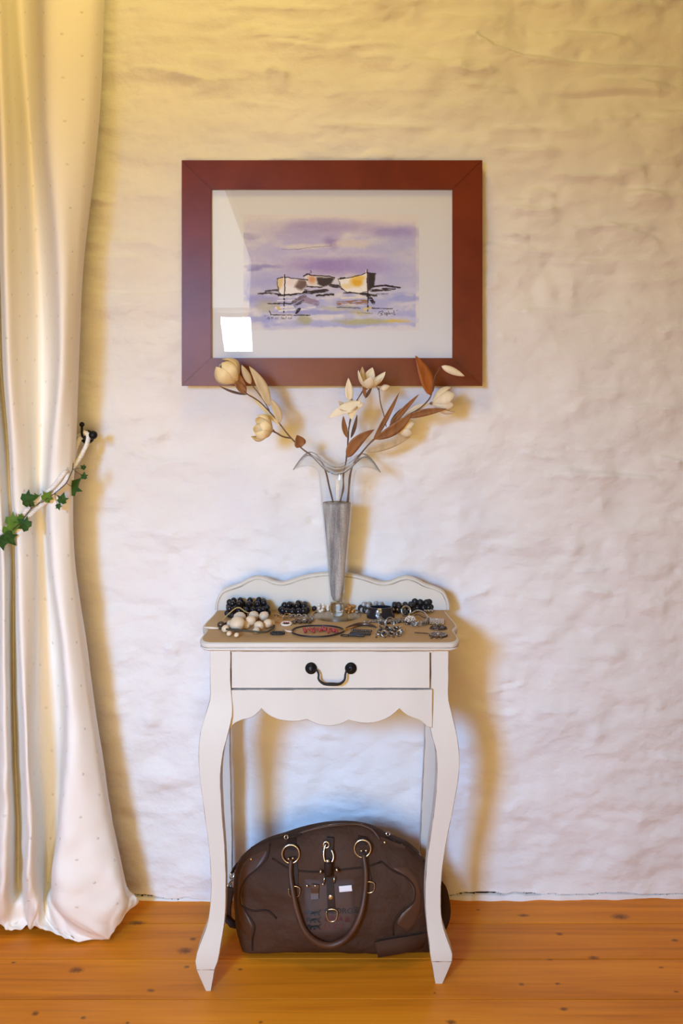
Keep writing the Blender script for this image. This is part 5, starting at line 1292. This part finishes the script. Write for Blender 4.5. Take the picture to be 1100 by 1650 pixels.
c = T(628, 1018); w = root('tangled_earrings', c, 'tangle of silver ring earrings with dark stones at the front right of the vase', 'earring', J)
for px, py, R, ax, h in ((619, 1026, .0068, (0, -1, .5), .007), (643, 1025, .0060, (0, -1, .6), .0065), (624, 1021, .0085, (.5, -.6, .6), .010), (615, 1012, .0105, (.6, -.6, .3), .012), (628, 1012, .0115, (-.5, -.7, .3), .013), (637, 1017, .0085, (.3, -.2, 1), .006), (630, 1024, .0070, (.2, -.4, 1), .004), (645, 1020, .0080, (-.3, -.2, 1), .004), (610, 1022, .0070, (0, -.2, 1), .003)):
    obj('hoop', *torus(T(px, py, h), R, .0015, ax, 24, 7), MT['silver'], w)
rng = random.Random(12)
for i in range(16): bead(w, T(612 + rng.random() * 32, 1009 + rng.random() * 14, .004 + rng.random() * .006), rng.uniform(.0026, .0044), rng.choice(['black_gloss', 'bronze', 'silver']), (1, 1, .8), name='stone')
V_, F_ = lathe([(.0004, .0006), (.030, .0006), (.029, .0022), (.012, .0034), (.0004, .0036)], (0, 0, 0), 28)
obj('filigree_plate', [c + Vector((v[0], v[1] * .95, v[2])) for v in V_], F_, MT['bronze'], w, True, 30)
for i in range(26):
    a = i * 2.39996; rr = .027 * math.sqrt((i + .5) / 26); bead(w, c + Vector((rr * math.cos(a), rr * math.sin(a), .0042)), .0024, ('silver', 'bronze', 'black_gloss')[i % 3], name='stud')
for i in range(6): bead(w, T(606 + 7 * i, 1028 - (i % 2) * 2, .0025), .0024, 'bronze', name='drop')

c = T(575, 1021); w = root('beaded_earrings', c, 'pair of long black bead earrings with ring ends right of the choker', 'earring', J)
for row, (x0, y0, nn) in enumerate(((566, 1023, 9), (568, 1018, 9), (563, 1026, 7))):
    for i in range(nn): bead(w, T(x0 + i * 3.6, y0 + .2 * i, .0042), .0040, 'black_gloss' if row != 1 else 'bronze', (1.0, .8, .9))
obj('ring', *torus(T(556, 1026, .003), .0085, .0013, (0, -.1, 1), 24, 6, 1.2, .6), MT['black_matte'], w)
c = T(582, 1010); w = root('leather_bracelet', c, 'dark brown leather strip bracelet beside the vase foot', 'bracelet', J)
obj('strip', *tube(spline([tuple(p) for p in (T(557, 1014, .003), T(568, 1011, .004), T(585, 1009, .005), T(600, 1011, .004), T(606, 1013, .003))], 26), [.0015 + .0032 * math.sin(math.pi * i / 25) for i in range(26)], 8), MT['bronze'], w)
c = T(622, 1004); w = root('chain_necklace', c, 'thin dark silver chain lying between the black cuff and tangled earrings', 'necklace', J)
chain(w, [T(590, 1004, .002), T(605, 1003, .003), T(622, 1003, .003), T(638, 1001, .003), T(650, 1000, .003), T(655, 1006, .003)], 22, .0038, .0010, MT['silver'])

# ------------------------------------------------------------------ the small bright window behind the viewer (it shows in the picture glass)
wc = Vector((-.62, -3.3, 1.595))
win = root('window_1', wc, 'small bright window in the opposite wall, mirrored in the picture glass', 'window', kind='structure')
em = bpy.data.materials.new('daylight_pane'); em.use_nodes = True; nb = em.node_tree.nodes['Principled BSDF']
nb.inputs['Base Color'].default_value = (0, 0, 0, 1); nb.inputs['Emission Color'].default_value = (.85, .92, 1, 1); nb.inputs['Emission Strength'].default_value = 26
px4 = [(-.700, 1.486), (-.528, 1.486), (-.540, 1.694), (-.726, 1.694)]
bm_obj('pane', prism(px4, wc.y, wc.y - .005), em, win)
for (x0, z0), (x1, z1) in zip(px4, px4[1:] + px4[:1]): obj('window_frame', *tube([(x0, wc.y - .008, z0), (x1, wc.y - .008, z1)], .010, 4), MT['white_paint'], win, smooth=False)
gx = [(-.98, 1.74), (-.545, 1.74), (-.53, 2.03), (-.705, 2.50), (-.98, 2.50)]
refl_panel = root('reflection_panel', (-.76, -3.34, 1.74), 'unseen glowing panel with sloping edge, added for the sheen in the picture glass', 'window', kind='structure')  # glowing panel added out of view for the slanted sheen in the glass
em2 = em.copy(); em2.name = 'reflection_glow'; em2.node_tree.nodes['Principled BSDF'].inputs['Emission Strength'].default_value = 2.6
bm_obj('pane', prism(gx, -3.338, -3.344), em2, refl_panel)
for (x0, z0), (x1, z1) in zip(gx, gx[1:] + gx[:1]): obj('window_frame', *tube([(x0, -3.345, z0), (x1, -3.345, z1)], .018, 4), MT['white_paint'], refl_panel, smooth=False)  # border of the added glowing panel, not of a real window
